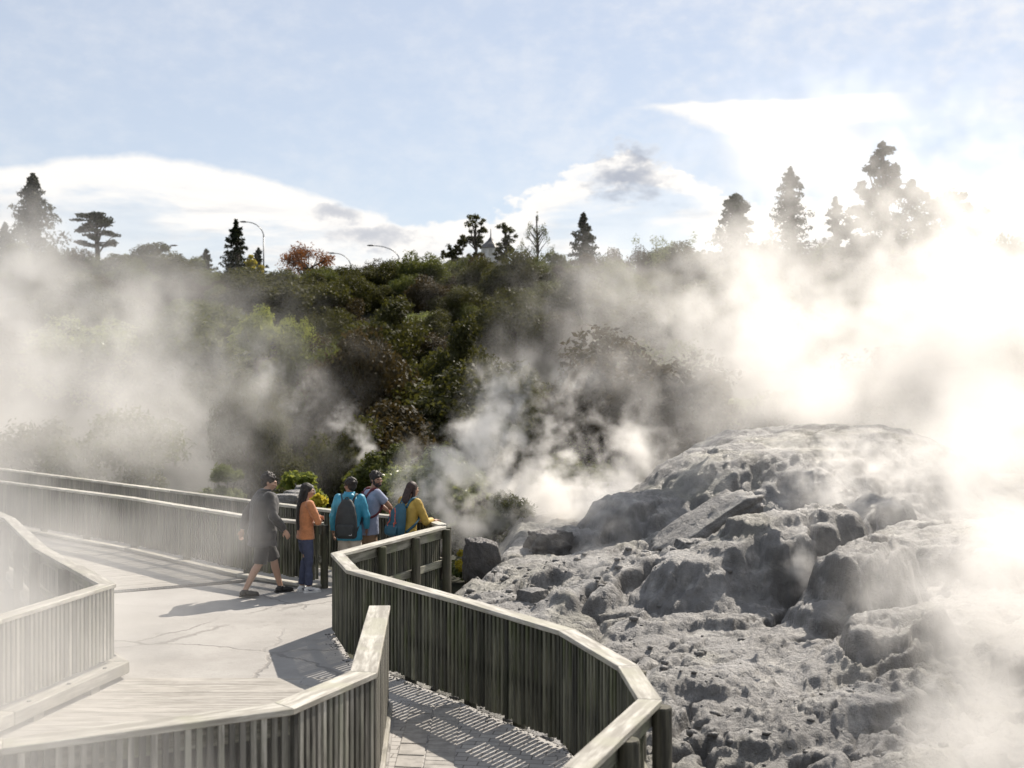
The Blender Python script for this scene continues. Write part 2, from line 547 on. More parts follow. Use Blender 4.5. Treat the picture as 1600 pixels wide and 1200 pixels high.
# travel directions: slats on the path side
fence('far weathered fence behind the sightseers, running left as the uppermost rail', A_LINE, +1, 'slat', seed=11)
fence('weathered fence behind the walking man, its rail just below the uppermost one', B_LINE, +1, 'slat', kerb=(0.10, -0.06, 0.012, 0.07), seed=12, zb=0.15)
fence('pale fence at the left edge turning a sharp corner above a bolted kerb', C_LINE, -1, 'slat_grey', kerb=(0.18, -0.10, 0.055, 0.19), seed=13, zb=0.235, cap_w=0.17)
fence('pale foreground fence with a wide flat rail ending in the picture centre', D_LINE[::-1], +1, 'slat_grey', kerb=(0.075, 0.027, 0.012, 0.09), seed=14, cap_w=0.21, posts=False, backing=True)
fence('dark mossy fence curving along the grey rocks with round posts outside', E_LINE, +1, 'slat', seed=15, post_step=1.0)


# ------------------------------------------------------------------ ground, paths
def interp(line, xs, axis=0):
    L = sorted(line, key=lambda p: p[axis])
    return np.interp(xs, [p[axis] for p in L], [p[1 - axis] for p in L])


def E_x(Y):
    """outer edge of the walkway on the rock side, as x for each y"""
    return np.interp(Y, [4.6, 6.6, 8.05, 9.0, 10.3, 11.75, 13.66, 15.0, 17.85, 18.4, 22, 40], [-0.6, 0.33, 0.93, 0.875, 0.46, -0.52, -1.92, -2.31, -1.12, -0.95, -0.55, -0.4])


def ridge(X):
    return 9.9 + 0.8 * np.exp(-((X - 2) / 22) ** 2) + 1.0 * sstep(10, 30, X) + 0.8 * sstep(-18, -35, X)


def terrain(X, Y):
    ya = np.interp(X, [-60, -24, -13.3, -4.96, -3.13, -2.0, -1.33, -1.0], [71, 39.5, 30, 21.8, 20.1, 19.25, 18.6, 17.0])
    d = Y - ya
    gully = -0.06 - 1.1 * sstep(0.4, 5.0, d)
    s = sstep(30, 92, Y + 0.10 * np.maximum(-X - 10, 0) * -1 - 4 * np.exp(-((X + 8) / 8) ** 2))
    z = gully + s * (ridge(X) + 1.1) + fbm(X * 0.11, Y * 0.11, 4, 3) * 0.9 * sstep(2, 14, d)
    right = sstep(0.15, 0.5, X - E_x(Y))
    z = z - 0.9 * right * sstep(30, 22, Y)
    lc = np.interp(Y, [4, 7.5, 10.8, 12.7, 15.5, 18.9, 20.6, 25.5], [-6.4, -5.6, -4.82, -4.42, -6.3, -8.2, -9.4, -15])
    z = z - 0.5 * sstep(0.1, 0.9, lc - X) * sstep(27, 24, Y)
    far = sstep(120, 400, Y)
    return z * (1 - far) + far * 9.0


def grid(name, xs, ys, fz, mat, smooth=True):
    X, Y = np.meshgrid(xs, ys)
    Z = fz(X, Y)
    nx, ny = len(xs), len(ys)
    V = np.stack([X, Y, Z], -1).reshape(-1, 3)
    i = np.arange(nx * ny).reshape(ny, nx)
    Fq = np.stack([i[:-1, :-1], i[:-1, 1:], i[1:, 1:], i[1:, :-1]], -1).reshape(-1, 4)
    return mesh_np(name, V, Fq, mat, smooth=smooth)


xs = np.concatenate([-np.geomspace(3000, 42, 18), np.arange(-40, 44, 0.5), np.geomspace(46, 3000, 18)])
ys = np.concatenate([-np.geomspace(600, 3, 10), np.arange(-2, 42, 0.4), np.arange(42, 130, 1.2), np.geomspace(132, 4000, 20)])
tag(link('ground', grid('ground', xs, ys, terrain, M['soil'])), kind='structure')


def sheet(name, pts, z, mat, kind='structure'):
    me = bpy.data.meshes.new(name)
    bm = bmesh.new()
    f = bm.faces.new([bm.verts.new((x, y, z)) for x, y in pts])
    if f.normal.z < 0: f.normal_flip()
    bmesh.ops.triangulate(bm, faces=[f])
    bm.normal_update()
    for f in bm.faces:
        if f.normal.z < 0: f.normal_flip()
    bm.to_mesh(me); bm.free()
    me.materials.append(mat)
    return tag(link(name, me), kind=kind)


ppath = list(A_LINE) + [(p[0], p[1]) for p in E_LINE[1:]] + [(-0.6, 1.5), (-6.8, 1.5)] + C_LINE[::-1]
sheet('path', ppath, 0.0, M['concrete'])


def planks(name, o, ux, length_fn, n, w=0.145, gap=0.003, z=0.006, seed=3):
    """boards lying across; o origin, ux unit along the boards, each given (start, end)"""
    r = random.Random(seed)
    mb = MB()
    u = Vector(ux).normalized(); v = Vector((-u.y, u.x))
    for k in range(n):
        s, e = length_fn(k)
        c = Vector(o) + u * ((s + e) / 2) + v * (k * (w + gap))
        mb.box((c.x, c.y, z - 0.01 + r.uniform(-.0015, .0015)), (e - s, w, 0.03), math.atan2(u.y, u.x), r.uniform(.46, .56))
    return tag(mb.build(name, M['plank']), kind='structure')


# timber decking left of the foreground fence, and the boardwalk beyond the drain
lcx = lambda y: float(np.interp(y, [4, 7.5, 10.8, 12.7, 15.5, 18.9, 20.6, 25.5], [-6.4, -5.6, -4.82, -4.42, -6.3, -8.2, -9.4, -15]))
dx = lambda y: float(np.interp(y, [7.0, 7.84, 8.8, 11.45, 13], [-3.1, -1.52, -1.08, -1.26, -1.5]))
planks('boardwalk', (0, 7.3), (1, 0), lambda k: (lcx(7.3 + k * .148) + 0.2, dx(7.3 + k * .148) - 0.28), 37)
du = Vector((-4.4 + 6.35, 18.95 - 17.9)).normalized(); dv = Vector((-du.y, du.x))


def deck_len(k):
    o = Vector((-6.35, 17.9)) + dv * (k * .125)
    best = []
    for i in range(400):
        s = -7 + i * 0.03
        p = o + du * s
        if p.x > lcx(p.y) + 0.2 and p.y < float(interp(B_LINE, p.x)) - 0.16 - 0.12: best.append(s)
    return (best[0], best[-1]) if len(best) > 3 else (0, 0.3)


planks('boardwalk', (-6.35 + dv.x * .17, 17.9 + dv.y * .17), tuple(du), deck_len, 44, w=0.12, gap=.005, seed=4)

# brick paving between the two right-hand fences
D_r = offset(D_LINE, -0.09)
bp = [(-1.31, 11.95)] + [(p.x, p.y) for p in D_r[:3]] + [(-0.7, 4.0), (-0.75, 4.3)] + [(p[0] - .05, p[1]) for p in E_LINE[::-1][1:6]] + [(-0.55, 11.9)]
bp = [(-1.16, 12.3), (-1.16, 11.45), (-0.985, 8.8), (-1.35, 7.7), (-1.9, 5.0), (-0.7, 4.6), (0.25, 6.6), (0.86, 8.05), (0.81, 9.0), (0.40, 10.3), (-0.55, 11.70), (-0.9, 12.25)]
sheet('brick_path', bp, 0.004, M['brick'])

# border of slotted channel stones and a soldier course along the foreground fence
r = random.Random(8)
mb = MB()
edge = [(-1.12, 11.62)] + D_LINE[1:4]
for o0, o1, step, gap in ((-0.10, -0.33, 0.30, 0.022), (-0.345, -0.60, 0.105, 0.007)):
    a_, b_ = offset(edge, o0), offset(edge, o1)
    for i in range(len(a_) - 1):
        L = (a_[i + 1] - a_[i]).length
        n = int(L / step)
        for k in range(n):
            f0, f1 = k / n, (k + 1) / n - gap / L
            q = [a_[i].lerp(a_[i + 1], f0), a_[i].lerp(a_[i + 1], f1), b_[i].lerp(b_[i + 1], f1), b_[i].lerp(b_[i + 1], f0)]
            z = 0.016 + r.uniform(-.002, .002)
            mb.hexa([(p.x, p.y, -0.02) for p in q], [(p.x, p.y, z) for p in q], r.random())
tag(bevel(mb.build('paving_border', M['stone_block']), 0.004), kind='structure')

# drain grate across the path
g = MB()
a, b = Vector((-6.45, 17.83)), Vector((-4.05, 19.12))
t = (b - a).normalized(); n_ = Vector((-t.y, t.x)); L = (b - a).length
for off in (-0.07, 0.07):
    c = a.lerp(b, .5) + n_ * off
    g.box((c.x, c.y, 0.008), (L, 0.02, 0.024), math.atan2(t.y, t.x))
for k in range(int(L / 0.045)):
    c = a + t * (0.02 + k * 0.045)
    g.box((c.x, c.y, 0.006), (0.018, 0.12, 0.018), math.atan2(t.y, t.x))
tag(g.build('drain_grate', M['grate']), 'long narrow metal drain grate set across the walkway before the decking', 'drain grate')

# small steel cover plate at the edge of the bricks
cp = MB()
q0 = Vector(at(478, 1063, 12.6)[:2])
for sx, w_, l_ in ((0, 0.5, 0.26),):
    cp.box((q0.x + 0.13, q0.y - 0.12, 0.006), (w_, l_, 0.014), math.radians(-28))
for k in range(4):
    for sgn in (-1, 1):
        cp.box((q0.x + 0.13 + sgn * 0.19 * math.cos(math.radians(-28)) + (k - 1.5) * 0.002, q0.y - 0.12 + sgn * 0.19 * math.sin(math.radians(-28)) + (k - 1.5) * 0.06, 0.015), (0.018, 0.018, 0.006), 0)
tag(bevel(cp.build('cover_plate', M['concrete']), 0.003), 'small flat utility cover plate set in the concrete beside the foreground fence', 'cover plate')

# bolts on the left kerb belong to the fence: added as one part
for o in list(COL.objects):
    if o.name.startswith('timber_fence') and 'bolted' in o.get('label', ''):
        sub = [(p[0] - C_LINE[0][0], p[1] - C_LINE[0][1]) for p in C_LINE]
        kk = offset(sub[::-1], 0.10)
        for i in range(len(kk) - 1):
            n = int((kk[i + 1] - kk[i]).length / 0.55)
            for k in range(n):
                p = kk[i].lerp(kk[i + 1], (k + .5) / n)
                bm_ = MB()
                bm_.tube([(p.x, p.y, 0.188), (p.x, p.y, 0.202)], [0.024, 0.02], 8)
                bm_.build('bolt', M['grate'], o)

# ------------------------------------------------------------------ sinter terrace
BUMPS = [
    # x, y, rx, ry, rot(deg), height, edge(0 soft .. 0.9 cliff)
    (5.2, 23.9, 3.5, 2.5, 12, 1.55, 0.45),
    (6.9, 26.0, 4.3, 3.4, 6, 1.80, 0.45),
    (2.45, 22.0, 1.45, 1.0, 30, 0.85, 0.62),
    (1.15, 20.7, 0.7, 0.5, 10, 0.45, 0.6),
    (7.6, 17.9, 2.7, 1.7, 5, 0.72, 0.7),
    (6.9, 12.4, 1.4, 0.9, 10, 0.5, 0.4),
    (-0.7, 17.3, 0.6, 0.45, 10, 0.18, 0.2),
    (-1.1, 15.6, 0.7, 0.6, 10, 0.25, 0.2),
]
RIDGES = [
    # crest points (x, y, height), half width, edge steepness
    ([(1.75, 15.55, .12), (2.6, 16.05, .72), (3.5, 16.55, 1.15), (4.6, 17.0, 1.22)], .78, .45),
    ([(3.3, 16.0, .5), (3.75, 16.1, 1.0), (4.3, 16.5, 1.1)], .5, .55),
    ([(4.05, 14.6, .35), (4.45, 14.95, .95), (4.9, 15.3, 1.02)], .62, .62),
    ([(3.6, 12.55, .22), (4.1, 12.9, .5), (4.8, 13.4, .55)], .52, .5),
    ([(1.45, 14.45, .22), (2.9, 14.6, .24)], .34, .7),
    ([(0.4, 15.15, .1), (0.8, 15.6, .35), (1.2, 16.0, .42)], .40, .6),
    ([(-0.1, 17.2, .12), (0.8, 17.7, .3), (1.9, 18.5, .5)], .55, .4),
    ([(0.9, 16.7, .15), (1.7, 17.2, .42), (2.4, 17.7, .6)], .36, .5),
    ([(2.2, 10.95, .2), (3.2, 11.4, .34), (4.3, 11.9, .36)], .45, .68),
    ([(1.7, 9.6, .1), (2.6, 10.1, .26)], .45, .5),
    ([(2.6, 9.1, .15), (3.6, 9.9, .32)], .4, .6),
    ([(1.2, 11.7, .12), (1.9, 12.0, .2)], .3, .7),
    ([(5.2, 19.3, .5), (6.3, 19.9, .95)], .8, .6),
    ([(2.1, 19.3, .25), (3.2, 20.1, .7)], .5, .6),
]


def rock_z(X, Y):
    wx = fbm(X * 0.9, Y * 0.9, 5, 21, .6) * 0.30
    wy = fbm(X * 0.9, Y * 0.9, 5, 31, .6) * 0.30
    x, y = X + wx, Y + wy
    base = -0.22 + 0.028 * (Y - 8) + 0.02 * (X - 1)
    # ledge that drops towards the camera
    base = base - 0.20 * sstep(12.6, 11.6, y + 0.35 * np.sin(x * 1.3) - 0.15 * (x - 2)) - 0.12 * sstep(10.3, 9.8, y + .3 * np.sin(x * 2 + 1))
    top = np.zeros_like(x)
    for bx, by, rx, ry, rot, h, e in BUMPS:
        a = math.radians(rot); ca, sa = math.cos(a), math.sin(a)
        u = ((x - bx) * ca + (y - by) * sa) / rx
        v = (-(x - bx) * sa + (y - by) * ca) / ry
        r = np.sqrt(u * u + v * v)
        k = 1 - sstep(e, 1.25, r)
        hb = h * k * (1 - 0.25 * np.clip(r, 0, 1) ** 2)
        dd = np.clip(0.5 + (hb - top) / 0.30, 0, 1)          # smooth maximum
        top = top * (1 - dd) + hb * dd + 0.15 * dd * (1 - dd)
    for pts, w_, e in RIDGES:
        hb = np.zeros_like(x)
        for (x0, y0, h0), (x1, y1, h1) in zip(pts[:-1], pts[1:]):
            ex, ey = x1 - x0, y1 - y0
            t = np.clip(((x - x0) * ex + (y - y0) * ey) / (ex * ex + ey * ey), 0, 1)
            dist = np.hypot(x - x0 - t * ex, y - y0 - t * ey) / w_
            hh = h0 + (h1 - h0) * t
            hb = np.maximum(hb, hh * (1 - sstep(e, 1.2, dist)) * (1 - .18 * np.clip(dist, 0, 1) ** 2))
        dd = np.clip(0.5 + (hb - top) / 0.16, 0, 1)
        top = top * (1 - dd) + hb * dd + 0.08 * dd * (1 - dd)
    z = base + top
    u, v = 0.8 * x + 0.6 * y, -0.6 * x + 0.8 * y           # the beds dip along one slant
    far = sstep(30, 20, Y)
    z = z + 0.13 * fbm(u * 0.38 + 3, v * 1.25, 5, 41, 0.5, True) + 0.06 * fbm(u * 0.9, v * 3.3, 5, 44, .55, True) * far
    z = z + 0.09 * fbm(x * 0.8, y * 0.8, 5, 51, 0.5) + 0.04 * np.maximum(fbm(x * 1.5, y * 1.5, 4, 61, 0.5), 0)
    z = z + (0.02 + 0.10 * np.exp(-((y - 11.3 - .15 * x) / 0.75) ** 2)) * fbm(x * 2.6, y * 2.6, 5, 66, .55, True)
    z = z + 0.028 * fbm(x * 6, y * 6, 4, 81, 0.6) * far + 0.016 * fbm(X * 13, Y * 13, 3, 85, .6, True) * far
    # fissures along wandering lines
    for k, (sc_, dp, wd) in enumerate(((0.5, .17, .04), (1.0, .06, .045))):
        nn = fbm(u * sc_ * .75 + 9 * k, v * sc_ * 1.5, 4, 140 + k, .5)
        z = z - dp * np.exp(-(nn / wd) ** 2) * sstep(-.25, .15, perlin(x * .6 + 4 * k, y * .6, 150 + k)) * far
    # terraced shelves
    t = (z + 0.06 * fbm(x * .5, y * .5, 3, 91)) / 0.17
    ft = t - np.floor(t)
    z = z * 0.72 + 0.28 * 0.17 * (np.floor(t) + sstep(0.35, 1.0, ft))
    d = X - E_x(Y)
    edge = sstep(0.16, 0.75, d)
    z = (z + 0.1) * edge - 0.1 - 1.1 * sstep(0.24, 0.02, d)
    back = sstep(30.5, 34, Y)
    z = z * (1 - back) - 2.5 * back
    return z


na, nr = 520, 800
aa = np.linspace(-0.19, 0.74, na)
yy = np.geomspace(5.2, 35, nr)
Aa, Yy = np.meshgrid(aa, yy)
Xr = Aa * Yy
Zr = rock_z(Xr, Yy)
i = np.arange(na * nr).reshape(nr, na)
Fq = np.stack([i[:-1, :-1], i[:-1, 1:], i[1:, 1:], i[1:, :-1]], -1).reshape(-1, 4)
Vr = np.stack([Xr, Yy, Zr], -1).reshape(-1, 3)
keep = (Vr[Fq][:, :, 2].max(1) > -0.9)
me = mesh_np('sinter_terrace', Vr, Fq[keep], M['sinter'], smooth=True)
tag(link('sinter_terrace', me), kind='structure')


def stone(name, loc, size, rz, seed, label, mat='boulder', tilt=(0, 0), flat=0.0, cat='boulder', group=None, rough=1.0, lean=0.0):
    bm = bmesh.new()
    bmesh.ops.create_cube(bm, size=2)
    bmesh.ops.subdivide_edges(bm, edges=bm.edges[:], cuts=18, use_grid_fill=True)
    V = np.array([v.co[:] for v in bm.verts])
    n = np.linalg.norm(V, axis=1, keepdims=True)
    V = V * (0.62 + 0.38 / n * 1.2)          # cube partly rounded
    th = np.arctan2(V[:, 1], V[:, 0])
    d = 0.13 * fbm(V[:, 0] * 1.1 + seed, V[:, 1] * 1.1 + V[:, 2] * 0.9, 5, seed) + 0.05 * fbm(V[:, 0] * 3 + V[:, 2] * 2, V[:, 1] * 3 - V[:, 2] * 2.3, 4, seed + 5, .5, True)
    V = V * (1 + d[:, None] * rough)
    tp = 1 - 0.16 * (V[:, 2:3] + 1) / 2
    V[:, :2] *= tp
    V[:, 2] += lean * V[:, 0]
    for v, c in zip(bm.verts, V): v.co = (c[0] * size[0], c[1] * size[1], c[2] * size[2])
    me = bpy.data.meshes.new(name)
    bm.to_mesh(me); bm.free()
    me.polygons.foreach_set('use_smooth', np.ones(len(me.polygons), dtype=bool))
    me.materials.append(M[mat])
    o = link(name, me, None, loc)
    o.rotation_euler = (math.radians(tilt[0]), math.radians(tilt[1]), rz)
    return tag(o, label, cat, group)


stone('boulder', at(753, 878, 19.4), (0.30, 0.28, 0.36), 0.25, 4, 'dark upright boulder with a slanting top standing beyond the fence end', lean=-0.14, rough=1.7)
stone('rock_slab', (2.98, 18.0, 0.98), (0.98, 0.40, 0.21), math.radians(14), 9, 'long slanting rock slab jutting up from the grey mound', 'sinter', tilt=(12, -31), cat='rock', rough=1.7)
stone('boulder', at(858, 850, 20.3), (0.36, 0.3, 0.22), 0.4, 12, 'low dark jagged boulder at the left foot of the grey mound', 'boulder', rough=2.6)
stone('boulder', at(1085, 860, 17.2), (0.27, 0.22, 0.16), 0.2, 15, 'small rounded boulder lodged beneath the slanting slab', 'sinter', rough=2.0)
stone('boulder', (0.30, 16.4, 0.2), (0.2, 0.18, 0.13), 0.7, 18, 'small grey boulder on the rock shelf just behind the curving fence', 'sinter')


# loose stones on the rocks and crust at the foot of the curving fence
rs = np.random.default_rng(3)
SV, SF = [], []
ico = bmesh.new(); bmesh.ops.create_icosphere(ico, subdivisions=1, radius=1.0)
iv = np.array([v.co[:] for v in ico.verts]); iff = np.array([[v.index for v in f.verts] for f in ico.faces]); ico.free()
P_ = []
for k in range(1500):
    Y_ = rs.uniform(7.0, 18.5); X_ = float(E_x(np.array(Y_))) + .25 + abs(rs.normal()) * 1.8
    sz = .010 + .055 * rs.random() ** 5
    P_.append((X_, Y_, float(rock_z(np.array([X_]), np.array([Y_]))[0]) + sz * .2, sz))
inner = offset(E_LINE, -0.01 + 0.0)
for i in range(1, len(E_LINE) - 2):
    a_, b_ = Vector(E_LINE[i]), Vector(E_LINE[i + 1]); t_ = (b_ - a_).normalized(); n_ = Vector((t_.y, -t_.x))
    for k in range(int((b_ - a_).length * 55)):
        p = a_.lerp(b_, rs.random()) + n_ * (.0 + abs(rs.normal()) * .075)
        P_.append((p.x, p.y, .004, rs.uniform(.004, .014)))
for (x_, y_, z_, q) in P_:
    w_ = iv * (1 + rs.uniform(-.3, .3, iv.shape)) * q * np.array([1.2, 1, .7])
    SF.append(iff + len(SV) * len(iv)); SV.append(w_ + np.array([x_, y_, z_]))
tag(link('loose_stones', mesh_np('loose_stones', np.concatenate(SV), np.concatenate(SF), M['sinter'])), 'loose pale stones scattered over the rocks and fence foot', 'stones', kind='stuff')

# ------------------------------------------------------------------ plants
def leaves(clumps, size, rng, aspect=0.5, shell=0.55, up=0.3):
    Vs, Ts = [], []
    for (cx, cy, cz, rx, ry, rz_, n) in clumps:
        d = rng.normal(size=(n, 3)); d /= np.linalg.norm(d, axis=1, keepdims=True)
        r = shell + (1 - shell) * rng.random((n, 1)) ** 0.6
        lumps = 1 + 0.20 * np.sin(d[:, :1] * 5 + cx * 3) * np.cos(d[:, 1:2] * 5 + cz * 2) + 0.12 * np.sin(d[:, 2:3] * 9 + cy)
        P = d * r * lumps * np.array([rx, ry, rz_]) + np.array([cx, cy, cz])
        nn = d * 0.7 + rng.normal(size=(n, 3)) * 0.7 + np.array([0, 0, up])
        nn /= np.linalg.norm(nn, axis=1, keepdims=True)
        a = np.cross(nn, rng.normal(size=(n, 3))); a /= np.linalg.norm(a, axis=1, keepdims=True)
        b = np.cross(nn, a)
        s = size * rng.uniform(0.6, 1.35, (n, 1))
        q = np.stack([P - a * s, P + b * s * aspect - a * s * .1, P + a * s, P - b * s * aspect + a * s * .1], 1)
        Vs.append(q.reshape(-1, 3))
        ct = rng.uniform(0, 0.6)
        Ts.append(np.repeat(np.clip(ct + rng.uniform(-.1, .45, n), 0, 1), 4))
    V = np.concatenate(Vs); T = np.concatenate(Ts)
    return V, np.arange(len(V)).reshape(-1, 4), T


def dome_clumps(rng, R, Hh, k, n, base=0.15):
    out = []
    for j in range(k):
        a = rng.uniform(0, 2 * np.pi); q = math.sqrt(rng.uniform(0, 1)) * 0.78
        x, y = q * R * math.cos(a), q * R * math.sin(a)
        top = Hh * (1 - 0.55 * q * q) * rng.uniform(0.80, 1.05)
        r = R * rng.uniform(0.20, 0.36)
        z = rng.uniform(max(base * Hh, r * .5), max(top - r * 0.5, base * Hh + .1)) if rng.random() < .5 else top - r * .6
        out.append((x, y, z, r, r, r * rng.uniform(.65, .9), int(n / k)))
    return out


def trunk_mb(clumps, h, r, rng, limbs=7, ztop=None, rise=None):
    mb = MB()
    zt = ztop or h * 0.55
    mb.tube([(0, 0, -0.5), (0.03 * h, 0, zt * .4), (0.0, 0.02 * h, zt)], [r * 1.25, r, r * .55], 8)
    idx = list(range(len(clumps))); rng.shuffle(idx)
    for j in idx[:limbs]:
        c = clumps[j]
        z0 = min(zt * rng.uniform(.3, .95), c[2]) if rise is None else max(0, c[2] - rise * math.hypot(c[0], c[1]))
        mb.tube([(0.02 * h * z0 / max(h, .1), 0, z0), (c[0] * .5, c[1] * .5, z0 * .45 + c[2] * .55), (c[0], c[1], c[2])], [r * .5, r * .33, r * .12], 6)
    return mb


def proto(clumps, leaf, rng, h, r, mat, limbs=7, aspect=.5, shell=.55, ztop=None, rise=None):
    V, Fq, T = leaves(clumps, leaf, rng, aspect, shell)
    return mesh_np('crown', V, Fq, M[mat], T), trunk_mb(clumps, h, r, rng, limbs, ztop, rise).mesh('trunk', M['bark'], True)


def plant(name, meshes, loc, label, cat, group=None, rz=0, sc=(1, 1, 1), mat=None):
    o = empty(name, loc, rz)
    o.scale = sc
    tag(o, label, cat, group)
    c = link('crown', meshes[0], o)
    if mat:
        c.material_slots[0].link = 'OBJECT'
        c.material_slots[0].material = M[mat]
    link('trunk', meshes[1], o)
    return o


rng = np.random.default_rng(5)
DOMES = []
for k in range(7):
    R, Hh = 1.0, 1.25 + 0.2 * (k % 3)
    cl = dome_clumps(rng, R * 2.6, Hh * 2.6, 34, 19000)
    DOMES.append(proto(cl, 0.066 + 0.010 * (k % 3), rng, Hh * 2.6, 0.12, 'leaf_dark'))
# unit domes: radius about 2.6 m, height about 3.2-4.3 m


def gz(x, y): return float(terrain(np.array([x]), np.array([y]))[0])


# distinct trees of the slope, found by what the photograph shows of them
def slope_tree(px, py_top, Y, width_px, k, mat, label, cat='tree', name='broadleaf_tree', drop=0.0):
    x = (px - 800) * Y / F
    z0 = gz(x, Y) - drop
    ztop = H + (600 - py_top) * Y / F
    R = width_px * Y / F / 2
    h = max(ztop - z0, 1.2)
    hh = (1.25 + 0.2 * (k % 3)) * 2.6 * 1.02
    s = R / 2.6
    return plant(name, DOMES[k], (x, Y, z0), label, cat, None, random.uniform(0, 6.28), (s, s, h / hh), mat)


slope_tree(560, 500, 44, 230, 1, 'leaf_brown', 'large dark brownish tree at the centre left of the slope, above the thin steam jet')
slope_tree(722, 496, 48, 175, 4, 'leaf_dark', 'dark round tree standing right of the large brownish tree')
slope_tree(475, 500, 50, 170, 2, 'leaf_mid', 'mid green tree left of and behind the large brownish tree')
slope_tree(405, 482, 56, 110, 5, 'leaf_lime', 'sunlit lime green tree on the edge of the left steam bank', name='lime_tree')
slope_tree(458, 490, 58, 90, 0, 'leaf_lime', 'smaller lime green tree beside the sunlit one on the slope', name='lime_tree')
slope_tree(860, 610, 40, 150, 3, 'leaf_dark', 'dark bush low on the slope behind the white middle steam')
slope_tree(1000, 585, 46, 150, 6, 'leaf_mid', 'olive bush on the slope left of the great steam cloud', name='shrub', cat='shrub')
slope_tree(390, 590, 38, 150, 0, 'leaf_dark', 'dark shrub in steam behind the walking man', name='shrub', cat='shrub')
slope_tree(545, 640, 34, 150, 2, 'leaf_dark', 'dark low tree directly behind the group of sightseers')
slope_tree(630, 405, 88, 120, 3, 'leaf_mid', 'olive broad tree on the ridge under the single lamp head')
slope_tree(560, 412, 86, 110, 1, 'leaf_dark', 'dark tree on the ridge right of the rust coloured tree')
slope_tree(240, 380, 84, 170, 4, 'leaf_dark', 'rounded grey tree on the left ridge blurred by steam')

# the uneven treeline along the ridge
ridge_r = random.Random(77)
TL = [(-60, 385), (200, 388), (300, 402), (330, 428), (410, 432), (470, 436), (520, 420), (600, 412), (700, 404), (860, 394), (960, 388), (1100, 386), (1300, 372), (1660, 352)]
for k in range(52):
    px = -50 + k * 33 + ridge_r.uniform(-14, 14)
    py = float(np.interp(px, [p[0] for p in TL], [p[1] for p in TL])) + ridge_r.uniform(-9, 14)
    mt = ridge_r.choices(['leaf_dark', 'leaf_brown', 'leaf_mid'], [5, 2, 3])[0]
    col = {'leaf_dark': 'dark green', 'leaf_brown': 'brownish', 'leaf_mid': 'olive green'}[mt]
    t_ = slope_tree(px, py, ridge_r.uniform(86, 95), ridge_r.uniform(62, 125), ridge_r.randrange(7), mt, col + ' bushy tree in the unbroken treeline along the ridge', drop=1.3)
    t_['group'] = col + ' treeline along the ridge'

# the rest of the slope: many alike shrubs
cnt = 0
placed = []
tries = 0
mass_r = random.Random(21)
while cnt < 296 and tries < 30000:
    tries += 1
    Y = mass_r.uniform(33, 96)
    x = mass_r.uniform(-0.52, 0.52) * Y + mass_r.uniform(-2, 2)
    if Y < 31 + max(0, -x) * 0.85 and x < -3: continue
    if x > 0.5 and Y < 37: continue
    s = mass_r.choice((mass_r.uniform(.5, .8), mass_r.uniform(.8, 1.35))) * (1.05 if Y < 72 else 0.66)
    if any((x - a) ** 2 + (Y - b) ** 2 < (0.95 * (s + c)) ** 2 for a, b, c in placed): continue
    placed.append((x, Y, s))
    k = mass_r.randrange(7)
    mt = mass_r.choices(['leaf_dark', 'leaf_brown', 'leaf_mid', 'leaf_gloss'], [5, 2.2, 2.5, .5])[0]
    col = {'leaf_dark': 'dark green', 'leaf_brown': 'brownish', 'leaf_mid': 'olive green', 'leaf_gloss': 'bright green'}[mt]
    plant('shrub', DOMES[k], (x, Y, gz(x, Y) - 0.3), col + ' rounded shrub among the dense scrub covering the slope', 'shrub', col + ' scrub on the slope', mass_r.uniform(0, 6.28), (s, s, s * mass_r.uniform(.75, 1.1)), mt)
    cnt += 1

# near plants beyond the fence
rng = np.random.default_rng(9)


def near_bush(name, px, py_top, Y, wpx, leaf, n, mat, label, aspect=.45, k=22, cat='shrub', group=None, shell=.45):
    x = (px - 800) * Y / F
    z0 = gz(x, Y)
    h = H + (600 - py_top) * Y / F - z0
    R = wpx * Y / F / 2
    cl = dome_clumps(rng, R, h, k, n, 0.1)
    return plant(name, proto(cl, leaf, rng, h, 0.04, mat, 9, aspect, shell), (x, Y, z0), label, cat, group)


near_bush('shrub', 685, 686, 26.0, 190, 0.055, 16000, 'leaf_gloss', 'bright glossy leaved shrub behind the woman in yellow')
near_bush('shrub', 795, 765, 24.5, 130, 0.05, 9000, 'leaf_mid', 'low green shrub right of the glossy shrub, half lost in steam')
near_bush('shrub', 745, 775, 25.5, 100, 0.05, 7000, 'leaf_mid', 'low olive shrub between the glossy shrub and the upright boulder')
near_bush('shrub', 735, 848, 20.6, 60, 0.035, 2500, 'leaf_yellow', 'small yellow flowering plant left of the upright boulder', cat='plant')
near_bush('shrub', 352, 722, 27.0, 85, 0.075, 7000, 'leaf_pale', 'pale feathery bush behind the left fence', .12)
near_bush('shrub', 505, 768, 22.3, 70, 0.06, 2600, 'leaf_yellow', 'yellow green leafy plant behind the woman in orange and the blue jacket', .5, 12, 'plant')
near_bush('shrub', 470, 728, 25.5, 90, 0.07, 2600, 'leaf_lime', 'loose lime green sapling with few leaves above the woman in orange', .5, 14, 'plant')
near_bush('shrub', 432, 752, 24.0, 70, 0.06, 5000, 'leaf_dark', 'dark round shrub to the right of the walking man\'s head')
near_bush('shrub', 610, 690, 29.5, 150, 0.07, 9000, 'leaf_mid', 'green shrub behind the bearded man')
near_bush('shrub', 905, 705, 31.0, 190, 0.07, 9000, 'leaf_mid', 'green shrub veiled by white steam above the dark low boulder')
near_bush('shrub', 200, 640, 36.0, 260, 0.09, 9000, 'leaf_mid', 'wide green shrub lost in the left steam bank')
near_bush('shrub', 60, 660, 37.0, 220, 0.09, 9000, 'leaf_dark', 'dark shrub at the far left above the fence rails')

